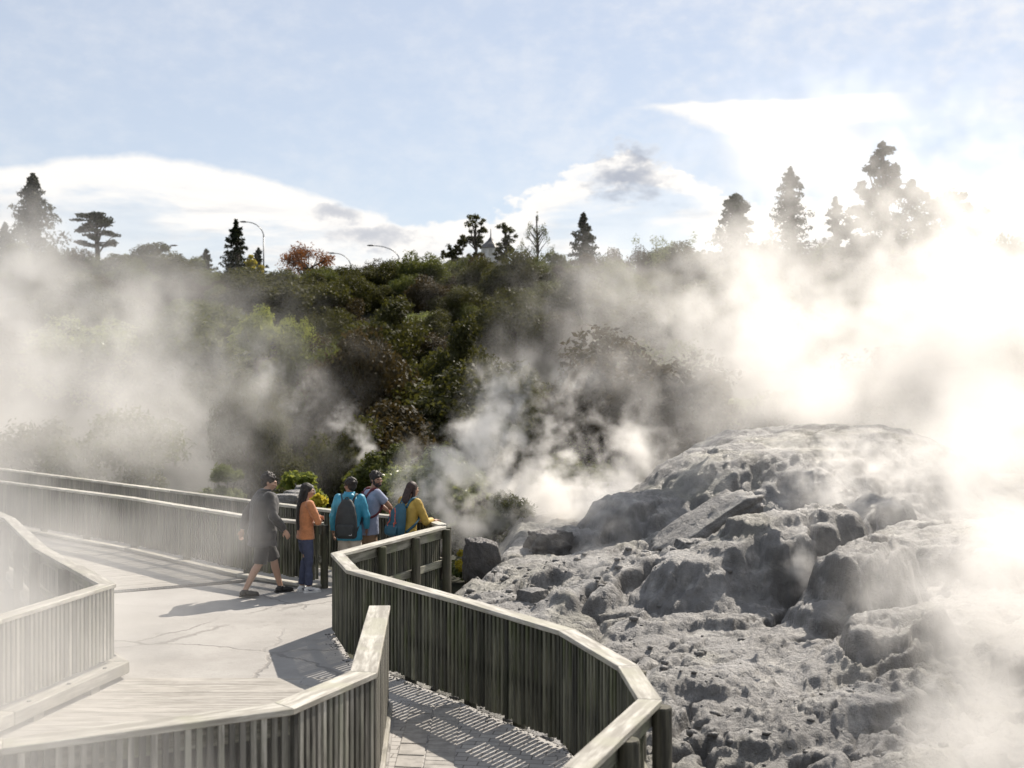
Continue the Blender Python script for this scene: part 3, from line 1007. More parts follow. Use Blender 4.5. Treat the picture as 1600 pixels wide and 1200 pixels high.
# pale stones behind the sightseers
for k, (px, py, Y) in enumerate(((448, 778, 23.2), (465, 772, 23.6), (476, 764, 24.5))):
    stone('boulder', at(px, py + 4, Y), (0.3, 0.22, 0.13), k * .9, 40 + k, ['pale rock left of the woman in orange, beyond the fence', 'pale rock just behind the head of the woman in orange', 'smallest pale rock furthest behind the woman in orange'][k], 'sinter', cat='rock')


# ------------------------------------------------------------------ skyline trees
def tier_clumps(rng, h, R, tiers, per, n, power=1.0, z0=.12, flat=.3, droop=.1, fill=1.0):
    """ragged whorls: branches at scattered heights, each a row of shrinking tufts"""
    out = []
    nb = int(tiers * per * 1.3)
    for k in range(nb):
        f = ((k + rng.uniform(-.8, .8)) / nb) ** 0.9 if k else 0.0
        f = float(np.clip(f, 0, 1))
        z = h * (z0 + (1 - z0) * f)
        if rng.random() < .12: continue
        rr = (1.3 * R * (1 - f) ** power + 0.012 * h) * rng.uniform(.55, 1.15) * (0.78 if f < .08 else 1)
        a = k * 2.399 + rng.uniform(-.5, .5)
        for s, q in ((.25, .30), (.55, .26), (.85, .19)):
            L = rr * s
            out.append((math.cos(a) * L, math.sin(a) * L, z - droop * L * (1.6 - s) + rng.uniform(-.02, .02) * h, rr * q + .03 * h * .4, rr * q + .03 * h * .4, rr * q * .55 + .012 * h, 0))
    nn = max(10, int(n / len(out)))
    out = [c[:6] + (nn,) for c in out]
    for f in (.90, .94, .98): out.append((0, 0, h * f, .018 * h, .018 * h, .04 * h, 40))
    return out


def skyline(name, px, py_top, Y, clumps, h, leaf, mat, label, r=.22, ztop=None, limbs=14, aspect=.4, rise=None):
    x = (px - 800) * Y / F
    zt = H + (600 - py_top) * Y / F
    z0 = zt - h
    m = proto(clumps, leaf, rng, h, r, mat, limbs, aspect, .2, ztop, rise)
    # roots reach down to the ridge
    o = plant(name, m, (x, Y, z0), label, 'tree')
    zg = gz(x, Y)
    if z0 > zg:
        mb = MB(); mb.tube([(0, 0, zg - z0 - .3), (0, 0, 0)], [r * 1.2, r * 1.2], 8)
        mb.build('trunk', M['bark'], o)
    return o


rng = np.random.default_rng(33)
skyline('conifer_tree', 52, 275, 110, tier_clumps(rng, 9.5, 3.0, 9, 7, 5200, .75, .2), 9.5, .22, 'needle', 'tall shaggy conifer on the far left skyline', ztop=9)
skyline('conifer_tree', 8, 350, 104, tier_clumps(rng, 6.0, 2.0, 8, 6, 3000, .9), 6.0, .2, 'needle', 'small conifer cut by the left edge of the picture', ztop=5.5)
cl = []
for z, R in ((3.2, 2.6), (4.1, 2.3), (4.9, 1.9), (5.6, 1.35)):
    for j in range(7):
        a = j * .9 + z; q = rng.uniform(.2, 1) * R
        cl.append((math.cos(a) * q, math.sin(a) * q, z + rng.uniform(-.24, .24), rng.uniform(.45, .95), rng.uniform(.45, .95), rng.uniform(.09, .2), 130))
skyline('cedar_tree', 150, 334, 108, cl, 5.8, .17, 'needle', 'flat tiered cedar right of the tall far left conifer', ztop=5.4)
skyline('conifer_tree', 368, 345, 96, tier_clumps(rng, 6.5, 1.55, 10, 6, 4200, .8, .05), 6.5, .16, 'needle', 'pointed dark conifer beside the curved street lamp', ztop=6.2)
skyline('conifer_tree', 404, 388, 97, tier_clumps(rng, 3.6, .75, 6, 5, 1500, .5, .05), 3.6, .15, 'needle', 'short narrow conifer touching the street lamp pole', ztop=3.2)
skyline('broadleaf_tree', 396, 398, 95, dome_clumps(rng, .9, 2.8, 12, 1800), 2.8, .13, 'leaf_yellow', 'small golden autumn tree beneath the pointed dark conifer', r=.1)
skyline('conifer_tree', 322, 390, 98, tier_clumps(rng, 3.0, 1.1, 5, 5, 1300, .8, .05), 3.0, .16, 'needle', 'low ragged conifer left of the pointed one', ztop=2.6)
rg = dome_clumps(rng, 2.7, 4.4, 40, 4200)
skyline('broadleaf_tree', 480, 380, 96, rg, 4.2, .11, 'leaf_rust', 'rust coloured autumn tree on the ridge', r=.16, limbs=28)


def cluster_tree(name, px, py_top, Y, blobs, h, leaf, mat, label, n=420, **kw):
    cl = []
    for bx, bz, br in blobs:
        for j in range(9):
            q = rng.uniform(.28, .46)
            cl.append((bx + rng.uniform(-.75, .75) * br, rng.uniform(-.7, .7) * br, bz + rng.uniform(-.6, .6) * br, br * q, br * q, br * q * .75, n // 8))
    return skyline(name, px, py_top, Y, cl, h, leaf, mat, label, **kw)


cluster_tree('pine_tree', 742, 332, 100, [(0.05, 4.0, .9), (.5, 3.3, .6), (-.6, 2.5, .7), (-1.1, 1.9, .5), (.1, 2.1, .7), (.2, 1.0, .6), (-.2, .6, .6)], 4.6, .12, 'leaf_dark', 'open pine of separate round clumps left of the cupola', r=.13, ztop=3.6, limbs=28)
cluster_tree('pine_tree', 790, 346, 98, [(0, 2.8, .8), (.3, 2.2, .7), (-.2, 1.5, .7), (.4, 1.1, .6), (-.6, .7, .6), (.2, .3, .7)], 3.5, .12, 'leaf_dark', 'second open pine just right of the cupola', r=.13, ztop=2.6, limbs=24)
cluster_tree('pine_tree', 708, 380, 99, [(0, .9, .6), (-.6, .5, .5), (.5, .8, .5), (.2, .3, .5)], 1.5, .12, 'leaf_dark', 'lowest pine clump left of the open pine', ztop=.9)
fe = []
for j in range(46):
    z = rng.uniform(.3, 4.0); R = 1.6 * (1 - (z / 4.6) ** 1.5) + .1
    a = rng.uniform(0, 6.28)
    fe.append((math.cos(a) * R, math.sin(a) * R * .6, z + R * .3, .24, .24, .42, 34))
fe.append((.1, 0, 4.6, .1, .1, .5, 50))
skyline('feathery_tree', 838, 332, 94, fe, 5.0, .10, 'leaf_mid', 'thin feathery tree with see-through branches right of the pines', r=.1, ztop=4.7, limbs=46, aspect=.22, rise=1.3)
skyline('conifer_tree', 912, 334, 96, tier_clumps(rng, 4.6, 1.8, 8, 6, 4200, .9, .05), 4.6, .14, 'needle', 'broad pointed conifer veiled by steam right of the feathery tree', ztop=4.3)
fe2 = [(rng.normal() * 1.3, rng.normal() * .6, rng.uniform(.2, 2.6) , .42, .42, .5, 60) for _ in range(40)]
skyline('feathery_tree', 1040, 358, 92, fe2, 3.2, .1, 'leaf_pale', 'pale feathery tree almost lost in steam', r=.06, limbs=12, aspect=.3, rise=1.2)
skyline('conifer_tree', 1150, 303, 72, tier_clumps(rng, 7.0, 1.9, 11, 8, 8000, .45, .02, .5), 7.0, .14, 'needle', 'dense broad conifer standing left of the tallest steam-veiled tree', ztop=6.6)
skyline('conifer_tree', 1235, 262, 88, tier_clumps(rng, 9.0, 2.0, 12, 7, 5000, .7, .02, .5), 9.0, .16, 'needle', 'faint pointed conifer bleached by the bright steam', ztop=8.5)
skyline('conifer_tree', 1305, 310, 80, tier_clumps(rng, 4.5, 1.0, 7, 6, 2500, .5, .02, .5), 4.5, .14, 'needle', 'small dark topped conifer between the two tallest', ztop=4.0)
cluster_tree('conifer_tree', 1380, 222, 70, [(0, 7.0, .45), (0, 6.5, .8), (-.4, 5.7, .8), (.35, 5.4, .9), (-.8, 4.6, .9), (.3, 4.4, 1.2), (1.3, 4.7, .9), (1.7, 4.0, 1.0), (-.4, 3.4, 1.3), (.9, 3.1, 1.3), (-1.4, 3.0, .9), (-1.5, 2.2, 1.1), (0, 2.0, 1.4), (1.6, 2.2, 1.3), (0, .8, 1.5), (-1.3, .9, 1.2), (1.5, .8, 1.3)], 7.4, .13, 'needle', 'tallest dark conifer with stepped clumps on the right skyline', n=900, ztop=6.6, limbs=40)
cluster_tree('broadleaf_tree', 1480, 292, 68, [(0, 2.9, .9), (.8, 2.7, .7), (-1.1, 2.3, .9), (.3, 1.7, 1.3), (1.5, 1.7, .9), (-1, 1.1, 1.2), (.6, .6, 1.3)], 3.6, .13, 'leaf_dark', 'flat crowned tree right of the tallest conifer', n=900, ztop=2.4, limbs=24)


# ------------------------------------------------------------------ ridge: lamps, paling fence, cupola house
def lamp(px_pole, py_top, Y, arm, label, tall=None):
    """curved-arm street lamp; arm = signed reach in metres"""
    x = (px_pole - 800) * Y / F
    zg = gz(x, Y)
    zt = H + (600 - py_top) * Y / F
    o = empty('street_lamp', (x, Y, zg))
    tag(o, label, 'street lamp', 'street lamps along the ridge road')
    h = zt - zg
    p = MB(); p.tube([(0, 0, -.3), (0, 0, h - 1.3)], [.09, .055], 8)
    p.build('pole', M['metal'], o, smooth=True)
    a = MB()
    pts = [(0, 0, h - 1.31)] + [(arm * (1 - math.cos(t)), 0, h - 1.3 + 1.25 * math.sin(t)) for t in np.linspace(.12, math.pi / 2, 9)]
    a.tube(pts, [.055] + [.05 - .002 * k for k in range(9)], 8)
    a.build('arm', M['metal'], o, smooth=True)
    hd = MB()
    sg = 1 if arm > 0 else -1
    hd.loft([[(arm + sg * s * .7, w * math.cos(t), h - .05 + .02 + .07 * math.sin(t) * k) for t in np.linspace(0, 2 * math.pi, 10, endpoint=False)] for s, w, k in ((-.05, .05, .6), (.15, .12, 1), (.55, .14, 1), (.8, .06, .5))])
    hd.build('lamp_head', M['grate'], o, smooth=True)


lamp(412, 346, 97, -1.45, 'tall curved street lamp beside the pointed dark conifer')
lamp(624, 383, 102, -2.3, 'street lamp head over the olive tree near the ridge centre')
lamp(548, 395, 108, -1.5, 'faint lamp arm right of the rust coloured tree')
lamp(242, 383, 100, 1.4, 'lamp head pointing right above the steamy left ridge')

rf = empty('paling_fence', at(450, 436, 93.5))
tag(rf, 'dark paling fence on the ridge beneath the rust coloured tree', 'fence')
mb = MB()
for k in range(44): mb.box((-2.0 + k * .1, 0, -.25 + .02 * (k % 3)), (.08, .03, 1.0), 0, .5)
mb.build('paling_panel', M['far_slat'], rf)
mb = MB(); mb.box((0.15, .04, -.5), (4.5, .04, .1)); mb.box((0.15, .04, .05), (4.5, .04, .1))
mb.build('rail', M['far_slat'], rf)
for k in range(3):
    mb = MB(); mb.box((-1.95 + k * 2.1, .1, -.9), (.1, .1, 2.2)); mb.build('post', M['far_slat'], rf)

# house with a white octagonal cupola
Yb = 106
hb = empty('cupola_house', at(766, 420, Yb))
tag(hb, 'house with a dark hipped roof and a white windowed cupola on the ridge', 'house')
w = MB(); w.box((-1.6, 2.4, -2.6), (8.4, 4.2, 4.0)); w.build('wall', M['white_wall'], hb)
r_ = MB()
r_.hexa([(-6.2, -.1, -.6), (3.0, -.1, -.6), (3.0, 4.9, -.6), (-6.2, 4.9, -.6)], [(-3.4, 2.2, 1.3), (0.4, 2.2, 1.3), (0.4, 2.6, 1.3), (-3.4, 2.6, 1.3)])
r_.build('roof', M['dark_roof'], hb)
oct_ = lambda R, z, cx=0.0, cy=2.4: [(cx + R * math.cos(math.pi / 8 + k * math.pi / 4), cy + R * math.sin(math.pi / 8 + k * math.pi / 4), z) for k in range(8)]
c_ = MB(); c_.hexa(oct_(.95, .8), oct_(.95, 2.15)); c_.hexa(oct_(1.02, 1.15), oct_(1.02, 1.25))
cu = c_.build('cupola', M['white_wall'], hb)
t_ = MB(); t_.loft([oct_(1.15, 2.152), oct_(.8, 2.5), oct_(.35, 2.85), oct_(.06, 3.25), oct_(.03, 4.0)])
t_.build('cupola_roof', M['dark_roof'], cu)
for k in range(8):
    a = k * math.pi / 4
    R = .95 * math.cos(math.pi / 8) + .015
    m_ = MB(); m_.box((R * math.cos(a), 2.4 + R * math.sin(a), 1.7), (.03, .34, .62), a); m_.build('window', M['glass'], cu)

# ------------------------------------------------------------------ people
M['skin_a'] = plain('skin_tan', (0.42, 0.25, 0.17), 0.5, var=0.06)
M['skin_b'] = plain('skin_brown', (0.27, 0.145, 0.09), 0.5, var=0.06)
M['hair'] = plain('dark_hair', (0.018, 0.013, 0.010), 0.62, bump=0.004, bs=160, var=0.4)
M['hair_red'] = plain('reddish_dark_hair', (0.030, 0.012, 0.008), 0.6, bump=0.004, bs=160, var=0.4)
M['black_cloth'] = plain('black_cloth', (0.020, 0.019, 0.020), 0.8, bump=0.003, bs=45, sheen=.2)
M['orange_knit'] = plain('orange_knit', (0.47, 0.185, 0.075), 0.85, bump=0.004, bs=90, sheen=.3)
M['denim'] = plain('dark_denim', (0.055, 0.065, 0.11), 0.85, bump=0.003, bs=70)
M['blue_jacket'] = plain('sky_blue_nylon', (0.04, 0.27, 0.40), 0.55, bump=0.006, bs=28)
M['beige'] = plain('beige_cotton', (0.50, 0.44, 0.36), 0.85, bump=0.004, bs=40)
M['grey_tee'] = plain('grey_blue_jersey', (0.25, 0.28, 0.38), 0.85, bump=0.004, bs=35)
M['tan_cloth'] = plain('tan_cotton', (0.24, 0.15, 0.085), 0.85, bump=0.004, bs=40)
M['yellow'] = plain('mustard_nylon', (0.40, 0.265, 0.05), 0.65, bump=0.007, bs=30)
M['pack_dark'] = plain('charcoal_nylon', (0.030, 0.034, 0.034), 0.7, bump=0.003, bs=60)
M['pack_teal'] = plain('teal_nylon', (0.02, 0.085, 0.125), 0.65, bump=0.004, bs=45)
M['pack_red'] = plain('dark_red_nylon', (0.11, 0.015, 0.02), 0.65, bump=0.004, bs=45)
M['white_shoe'] = plain('white_leather', (0.72, 0.71, 0.69), 0.5)
M['dark_shoe'] = plain('dark_shoe', (0.025, 0.023, 0.022), 0.6)
M['rust_cord'] = plain('orange_cord', (0.50, 0.09, 0.04), 0.6)
M['eye'] = plain('eye_dark', (0.02, 0.015, 0.012), 0.25)
M['lip'] = plain('lips', (0.30, 0.11, 0.09), 0.5)


def remesh(name, mb, mat, parent, voxel=0.011, smooth=5, rough=0.0, freq=9.0):
    o = mb.build(name, mat)
    bm = bmesh.new(); bm.from_mesh(o.data)
    bmesh.ops.recalc_face_normals(bm, faces=bm.faces)
    bm.to_mesh(o.data); bm.free()
    m = o.modifiers.new('r', 'REMESH'); m.mode = 'VOXEL'; m.voxel_size = voxel; m.use_smooth_shade = True
    s = o.modifiers.new('s', 'SMOOTH'); s.iterations = smooth; s.factor = 0.5
    bpy.context.view_layer.update()
    me = bpy.data.meshes.new_from_object(o.evaluated_get(bpy.context.evaluated_depsgraph_get()))
    me.name = name
    if rough:
        n = len(me.vertices)
        co, nr = np.zeros(n * 3), np.zeros(n * 3)
        me.vertices.foreach_get('co', co); me.vertex_normals.foreach_get('vector', nr)
        co, nr = co.reshape(-1, 3), nr.reshape(-1, 3)
        q = co * freq
        d = fbm(q[:, 0] + q[:, 2] * .45, q[:, 1] * .8 + q[:, 2] * .9, 4, 7, .55) + .5 * fbm(q[:, 0] * 1.9 - q[:, 2], q[:, 1] * 1.7 + q[:, 0], 3, 17, .5, True)
        co = co + nr * (d * rough)[:, None]
        me.vertices.foreach_set('co', co.ravel()); me.update()
    old = o.data
    o.modifiers.clear(); o.data = me
    bpy.data.meshes.remove(old)
    if not me.materials: me.materials.append(mat)
    o.name = name
    if parent is not None: o.parent = parent
    return o


def ring(c, rx, ry, n=20, yaw=0.0, p=2.4):
    out = []
    for k in range(n):
        t = 2 * math.pi * k / n
        ct, st = math.cos(t), math.sin(t)
        x = rx * math.copysign(abs(ct) ** (2 / p), ct); y = ry * math.copysign(abs(st) ** (2 / p), st)
        out.append((c[0] + x * math.cos(yaw) - y * math.sin(yaw), c[1] + x * math.sin(yaw) + y * math.cos(yaw), c[2]))
    return out


def limb(mb, pts, rads):
    mb.tube(pts, rads, 14)
    for p, r in zip(pts, rads): mb.ell(p, (r, r, r), nu=14, nv=9)


def hand(mb, w, d, nrm, s, curl=0.5, side=1):
    d = Vector(d).normalized(); nrm = Vector(nrm); nrm = (nrm - d * nrm.dot(d)).normalized(); u = d.cross(nrm).normalized() * side
    w = Vector(w)
    R = Matrix((u, d, nrm)).transposed()
    mb.ell(w + d * .055 * s, (.040 * s, .055 * s, .017 * s), R)
    mb.tube([w - d * .02, w + d * .03 * s], [.026 * s, .026 * s], 10)
    for k, (off, L) in enumerate(((-.029, .062), (-.010, .074), (.010, .070), (.028, .055))):
        b = w + d * .098 * s + u * off * s
        c1 = curl * (0.8 + .12 * k)
        d1 = (d * math.cos(c1) + nrm * math.sin(c1)); d2 = (d * math.cos(c1 * 2) + nrm * math.sin(c1 * 2))
        p1 = b + d1 * L * .5 * s
        mb.tube([b - d * .02 * s, b, p1, p1 + d2 * L * .5 * s], [.0095 * s, .0095 * s, .009 * s, .0075 * s], 8)
    b = w + d * .030 * s - u * .032 * s
    t = (d * .75 - u * .6 + nrm * .35).normalized()
    mb.tube([b, b + t * .035 * s, b + (t + d * .4).normalized() * .068 * s], [.013 * s, .0115 * s, .009 * s], 8)


def rotz(p, a, o=(0, 0, 0)):
    x, y = p[0] - o[0], p[1] - o[1]
    return (o[0] + x * math.cos(a) - y * math.sin(a), o[1] + x * math.sin(a) + y * math.cos(a), p[2])


STAND = dict(
    hip=[(-.09, 0, .91), (.09, 0, .91)], knee=[(-.095, .02, .49), (.095, .02, .49)], ankle=[(-.10, -.02, .085), (.10, -.02, .085)],
    toe=[-.15, .15], sh=[(-.185, 0, 1.43), (.185, 0, 1.43)], el=[(-.25, -.03, 1.14), (.25, -.03, 1.14)], wr=[(-.26, .06, .89), (.26, .06, .89)],
    hd=[(0, .2, -1), (0, .2, -1)], hn=[(1, 0, 0), (-1, 0, 0)], curl=[.35, .35], head=(0, .035, 1.635), yaw=0.0, pitch=0.0, lean=0.0, build=1.0)


def person(label, loc, heading, height, skin, top, bottom, shoe, hair, pose, sleeve='long', leg='short', puff=1.0, hem=.80, hairkind='short', hairmat='hair', beard=False, hood=False):
    P = dict(STAND); P.update(pose)
    s = height / 1.75
    sc = lambda p: Vector((p[0] * s, p[1] * s, p[2] * s))
    ln = P['lean']
    def sway(z):                        # forward lean grows with height above the hips
        return max(0, z - .95) * ln
    spine = [(0.80, .145, .105), (.92, .165, .12), (1.05, .145, .105), (1.20, .16, .115), (1.34, .18, .115), (1.42, .165, .09), (1.47, .08, .065)]
    bd = P['build']
    mb = MB()
    mb.loft([ring(sc((0, sway(z), z)), rx * s * bd * .92, ry * s * bd * .92) for z, rx, ry in spine])
    hc = Vector(P['head']); hc.y += sway(hc.z)
    limb(mb, [sc((0, sway(1.42), 1.42)), sc((hc.x * .7, hc.y - .02, 1.56))], [.058 * s, .052 * s])
    # head turned on the neck
    Rh = Matrix.Rotation(P['yaw'], 3, 'Z') @ Matrix.Rotation(P['pitch'], 3, 'X')
    hp = lambda p: sc(hc) + Rh @ (Vector(p) * s)
    he = lambda p, r: mb.ell(hp(p), [k * s for k in r], Rh, 18, 12)
    he((0, -.012, .02), (.074, .094, .094)); he((0, .022, -.02), (.066, .074, .085)); he((0, .036, -.075), (.047, .050, .045))
    he((0, .060, -.100), (.022, .022, .016))
    he((0, .094, .018), (.045, .012, .010)); he((0, .103, -.014), (.010, .012, .026)); he((0, .110, -.034), (.016, .016, .011))
    he((0, .092, -.068), (.024, .012, .014))
    for sg in (-1, 1):
        he((sg * .074, -.012, -.008), (.010, .020, .032)); he((sg * .042, .070, -.028), (.024, .024, .02))
    for k, sg in ((0, -1), (1, 1)):
        sh, el, wr = [Vector(P[n][k]) for n in ('sh', 'el', 'wr')]
        if ln:
            sh.y += sway(sh.z)
        limb(mb, [sc(sh), sc(el), sc(wr)], [.052 * s, .041 * s, .028 * s])
        hand(mb, sc(wr), P['hd'][k], P['hn'][k], s, P['curl'][k], sg)
        h, kn, an = [sc(P[n][k]) for n in ('hip', 'knee', 'ankle')]
        lg = .5 if leg == 'long' else 1
        limb(mb, [h, h.lerp(kn, .35), kn], [.088 * s * lg, .082 * s * lg, .056 * s * lg])
        limb(mb, [kn, kn.lerp(an, .3) + Vector((0, -.012, 0)), an], [.053 * s * lg, .058 * s * lg, .036 * s])
        t = P['toe'][k]; f = Vector((math.sin(t), math.cos(t), 0))
        limb(mb, [an + Vector((0, 0, -.03 * s)) - f * .03, an + f * .13 * s + Vector((0, 0, -.052 * s))], [.032 * s, .026 * s])
    body = remesh('person', mb, M[skin], None, .0075, 4)
    tag(body, label, 'person')
    body.location = loc
    body.rotation_euler = (0, 0, -heading)
    # eyes and mouth
    for sg in (-1, 1):
        e = MB(); e.ell(hp((sg * .031, .0865, .002)), (.012 * s, .008 * s, .008 * s), Rh, 10, 7); e.build('eye', M['eye'], body, smooth=True)
    e = MB(); e.ell(hp((0, .101, -.067)), (.023 * s, .006 * s, .008 * s), Rh, 10, 7); e.build('mouth', M['lip'], body, smooth=True)
    if beard:
        e = MB(); e.ell(hp((0, .045, -.082)), (.062 * s, .056 * s, .046 * s), Rh); e.ell(hp((0, .1, -.052)), (.03 * s, .012 * s, .007 * s), Rh)
        for sg in (-1, 1): e.ell(hp((sg * .062, .02, -.05)), (.014 * s, .03 * s, .045 * s), Rh)
        remesh('beard', e, M['hair'], body, .008, 2)
    # hair
    e = MB()
    e.ell(hp((0, -.020, .036)), (.087 * s, .100 * s, .096 * s), Rh, 20, 14)
    e.ell(hp((0, -.055, -.01)), (.074 * s, .056 * s, .075 * s), Rh, 20, 14)
    rr = random.Random(int(height * 100))
    if hairkind == 'short':
        for k in range(120):
            a = rr.uniform(0, 6.28); q = math.sqrt(rr.uniform(0, 1.25))
            if q > 1 and math.sin(a) > .25: continue
            t_ = q * 1.45
            e.ell(hp((.085 * math.sin(t_) * math.cos(a), -.020 + .098 * math.sin(t_) * math.sin(a), .036 + .094 * math.cos(t_) + rr.uniform(-.006, .010))), [rr.uniform(.010, .022) * s for _ in range(3)], None, 8, 6)
    else:
        L = hairkind
        pts = []
        for k in range(9):
            f = k / 8
            z = .03 - L * f
            y = -.075 - .075 * math.sin(f * 2.2) - .01 * f
            w_ = .082 + .020 * math.sin(f * 3.0) - .035 * max(0, f - .6)
            pts.append([hp((math.cos(t) * w_, y + math.sin(t) * (.040 - .012 * f), z)) for t in [2 * math.pi * j / 16 for j in range(16)]])
        e.loft(pts)
        for sg in (-1, 1):
            e.tube([hp((sg * .074, -.01, .03)), hp((sg * .082, -.035, -.08)), hp((sg * .075, -.075, -.19))], [.024 * s, .027 * s, .03 * s], 10)
        for k in range(14):
            a = rr.uniform(-.07, .07)
            e.tube([hp((a, -.12, -L * .55)), hp((a * 1.15, -.145 + rr.uniform(-.02, .02), -L * .8)), hp((a * 1.1 + rr.uniform(-.015, .015), -.13, -L * rr.uniform(.98, 1.08)))], [.016 * s, .014 * s, .005 * s], 7)
    remesh('hair', e, M[hairmat], body, .0085, 1, .010 if hairkind == 'short' else .006, 26)
    # upper garment
    g_ = MB()
    o_ = .022 * puff
    zz = [(hem, .170, .125)] + [q for q in spine if q[0] > hem + .05 and q[0] < 1.46] + [(1.475, .075, .068)]
    g_.loft([ring(sc((0, sway(z), z)), (rx * bd + o_) * s, (ry * bd + o_) * s) for z, rx, ry in zz])
    for k in (0, 1):
        sh, el, wr = [Vector(P[n][k]) for n in ('sh', 'el', 'wr')]
        sh.y += sway(sh.z)
        if sleeve == 'long':
            q = [sh, sh.lerp(el, .5), el, el.lerp(wr, .55), el.lerp(wr, .96)]
            rd = [.068, .064, .056, .050, .043]
        else:
            q = [sh, sh.lerp(el, .35), sh.lerp(el, .68)]
            rd = [.066, .066, .066]
        limb(g_, [sc(x) for x in q[:-1]], [(r + .35 * (o_ - .022) + .004) * s for r in rd[:-1]])
        g_.tube([sc(q[-2]), sc(q[-1])], [(rd[-2] + .35 * (o_ - .022) + .004) * s, (rd[-1] + .004) * s], 14)
    if hood:
        g_.ell(sc((0, sway(1.46) - .075, 1.475)), (.105 * s, .06 * s, .055 * s)); 
        g_.loft([ring(sc((0, sway(1.45) - .0, z)), .085 * s, .082 * s) for z in (1.44, 1.50, 1.535)])
    remesh('jacket' if sleeve == 'long' else 'shirt', g_, M[top], body, .010, 5, .009 if puff > 1 else .006, 8)
    # lower garment
    g_ = MB()
    g_.loft([ring(sc((0, 0, z)), rx * s * bd, ry * s * bd) for z, rx, ry in ((.80, .160, .120), (.90, .168, .124), (.97, .150, .112))])
    for k in (0, 1):
        h, kn, an = [sc(P[n][k]) for n in ('hip', 'knee', 'ankle')]
        if leg == 'short':
            limb(g_, [h, h.lerp(kn, .5)], [.105 * s, .100 * s])
            g_.tube([h.lerp(kn, .5), kn + Vector((0, 0, -.02))], [.104 * s, .098 * s], 16)
        else:
            g_.tube([h + Vector((0, 0, .03)), h.lerp(kn, .25), h.lerp(kn, .6), kn, kn.lerp(an, .5), an + Vector((0, 0, .03))], [.080 * s, .090 * s, .084 * s, .074 * s, .069 * s, .062 * s], 18)
    remesh('shorts' if leg == 'short' else 'trousers', g_, M[bottom], body, .010, 5, .005, 9)
    for k in (0, 1):
        an = sc(P['ankle'][k]); t = P['toe'][k]; f = Vector((math.sin(t), math.cos(t), 0))
        z0 = an.z - .085 * s
        g_ = MB()
        A = Vector((an.x, an.y, z0))
        g_.tube([an + Vector((0, 0, .015)), an - Vector((0, 0, .03 * s))], [.046 * s, .05 * s], 12)
        g_.ell(A - f * .025 * s + Vector((0, 0, .045 * s)), (.045 * s, .055 * s, .046 * s))
        g_.ell(A + f * .06 * s + Vector((0, 0, .040 * s)), (.047 * s, .09 * s, .042 * s), Matrix.Rotation(-t, 3, 'Z'))
        g_.ell(A + f * .13 * s + Vector((0, 0, .032 * s)), (.048 * s, .07 * s, .034 * s), Matrix.Rotation(-t, 3, 'Z'))
        o = remesh('shoe', g_, M[shoe], body, .008, 3)
        sl = MB()
        sl.hexa([A - f * .082 * s + Vector((-f.y, f.x, 0)) * .04 * s, A - f * .082 * s - Vector((-f.y, f.x, 0)) * .04 * s, A + f * .12 * s - Vector((-f.y, f.x, 0)) * .052 * s, A + f * .20 * s - Vector((-f.y, f.x, 0)) * .02 * s, A + f * .20 * s + Vector((-f.y, f.x, 0)) * .02 * s, A + f * .12 * s + Vector((-f.y, f.x, 0)) * .052 * s],
                [q + Vector((0, 0, .018)) for q in [A - f * .082 * s + Vector((-f.y, f.x, 0)) * .04 * s, A - f * .082 * s - Vector((-f.y, f.x, 0)) * .04 * s, A + f * .12 * s - Vector((-f.y, f.x, 0)) * .052 * s, A + f * .20 * s - Vector((-f.y, f.x, 0)) * .02 * s, A + f * .20 * s + Vector((-f.y, f.x, 0)) * .02 * s, A + f * .12 * s + Vector((-f.y, f.x, 0)) * .052 * s]])
        sl.build('sole', M['white_shoe' if shoe == 'white_shoe' else 'dark_shoe'], o)
        if shoe == 'white_shoe':
            for sg in (-1, 1):
                b = A + Vector((-f.y, f.x, 0)) * sg * .049 * s + Vector((0, 0, .045 * s))
                mk = MB(); mk.tube([b - f * .03 * s + Vector((0, 0, .012 * s)), b + f * .01 * s - Vector((0, 0, .008 * s)), b + f * .085 * s + Vector((0, 0, .006 * s))], [.003 * s, .009 * s, .002 * s], 8)
                mk.build('side_mark', M['denim'], o)
    return body, s, sway


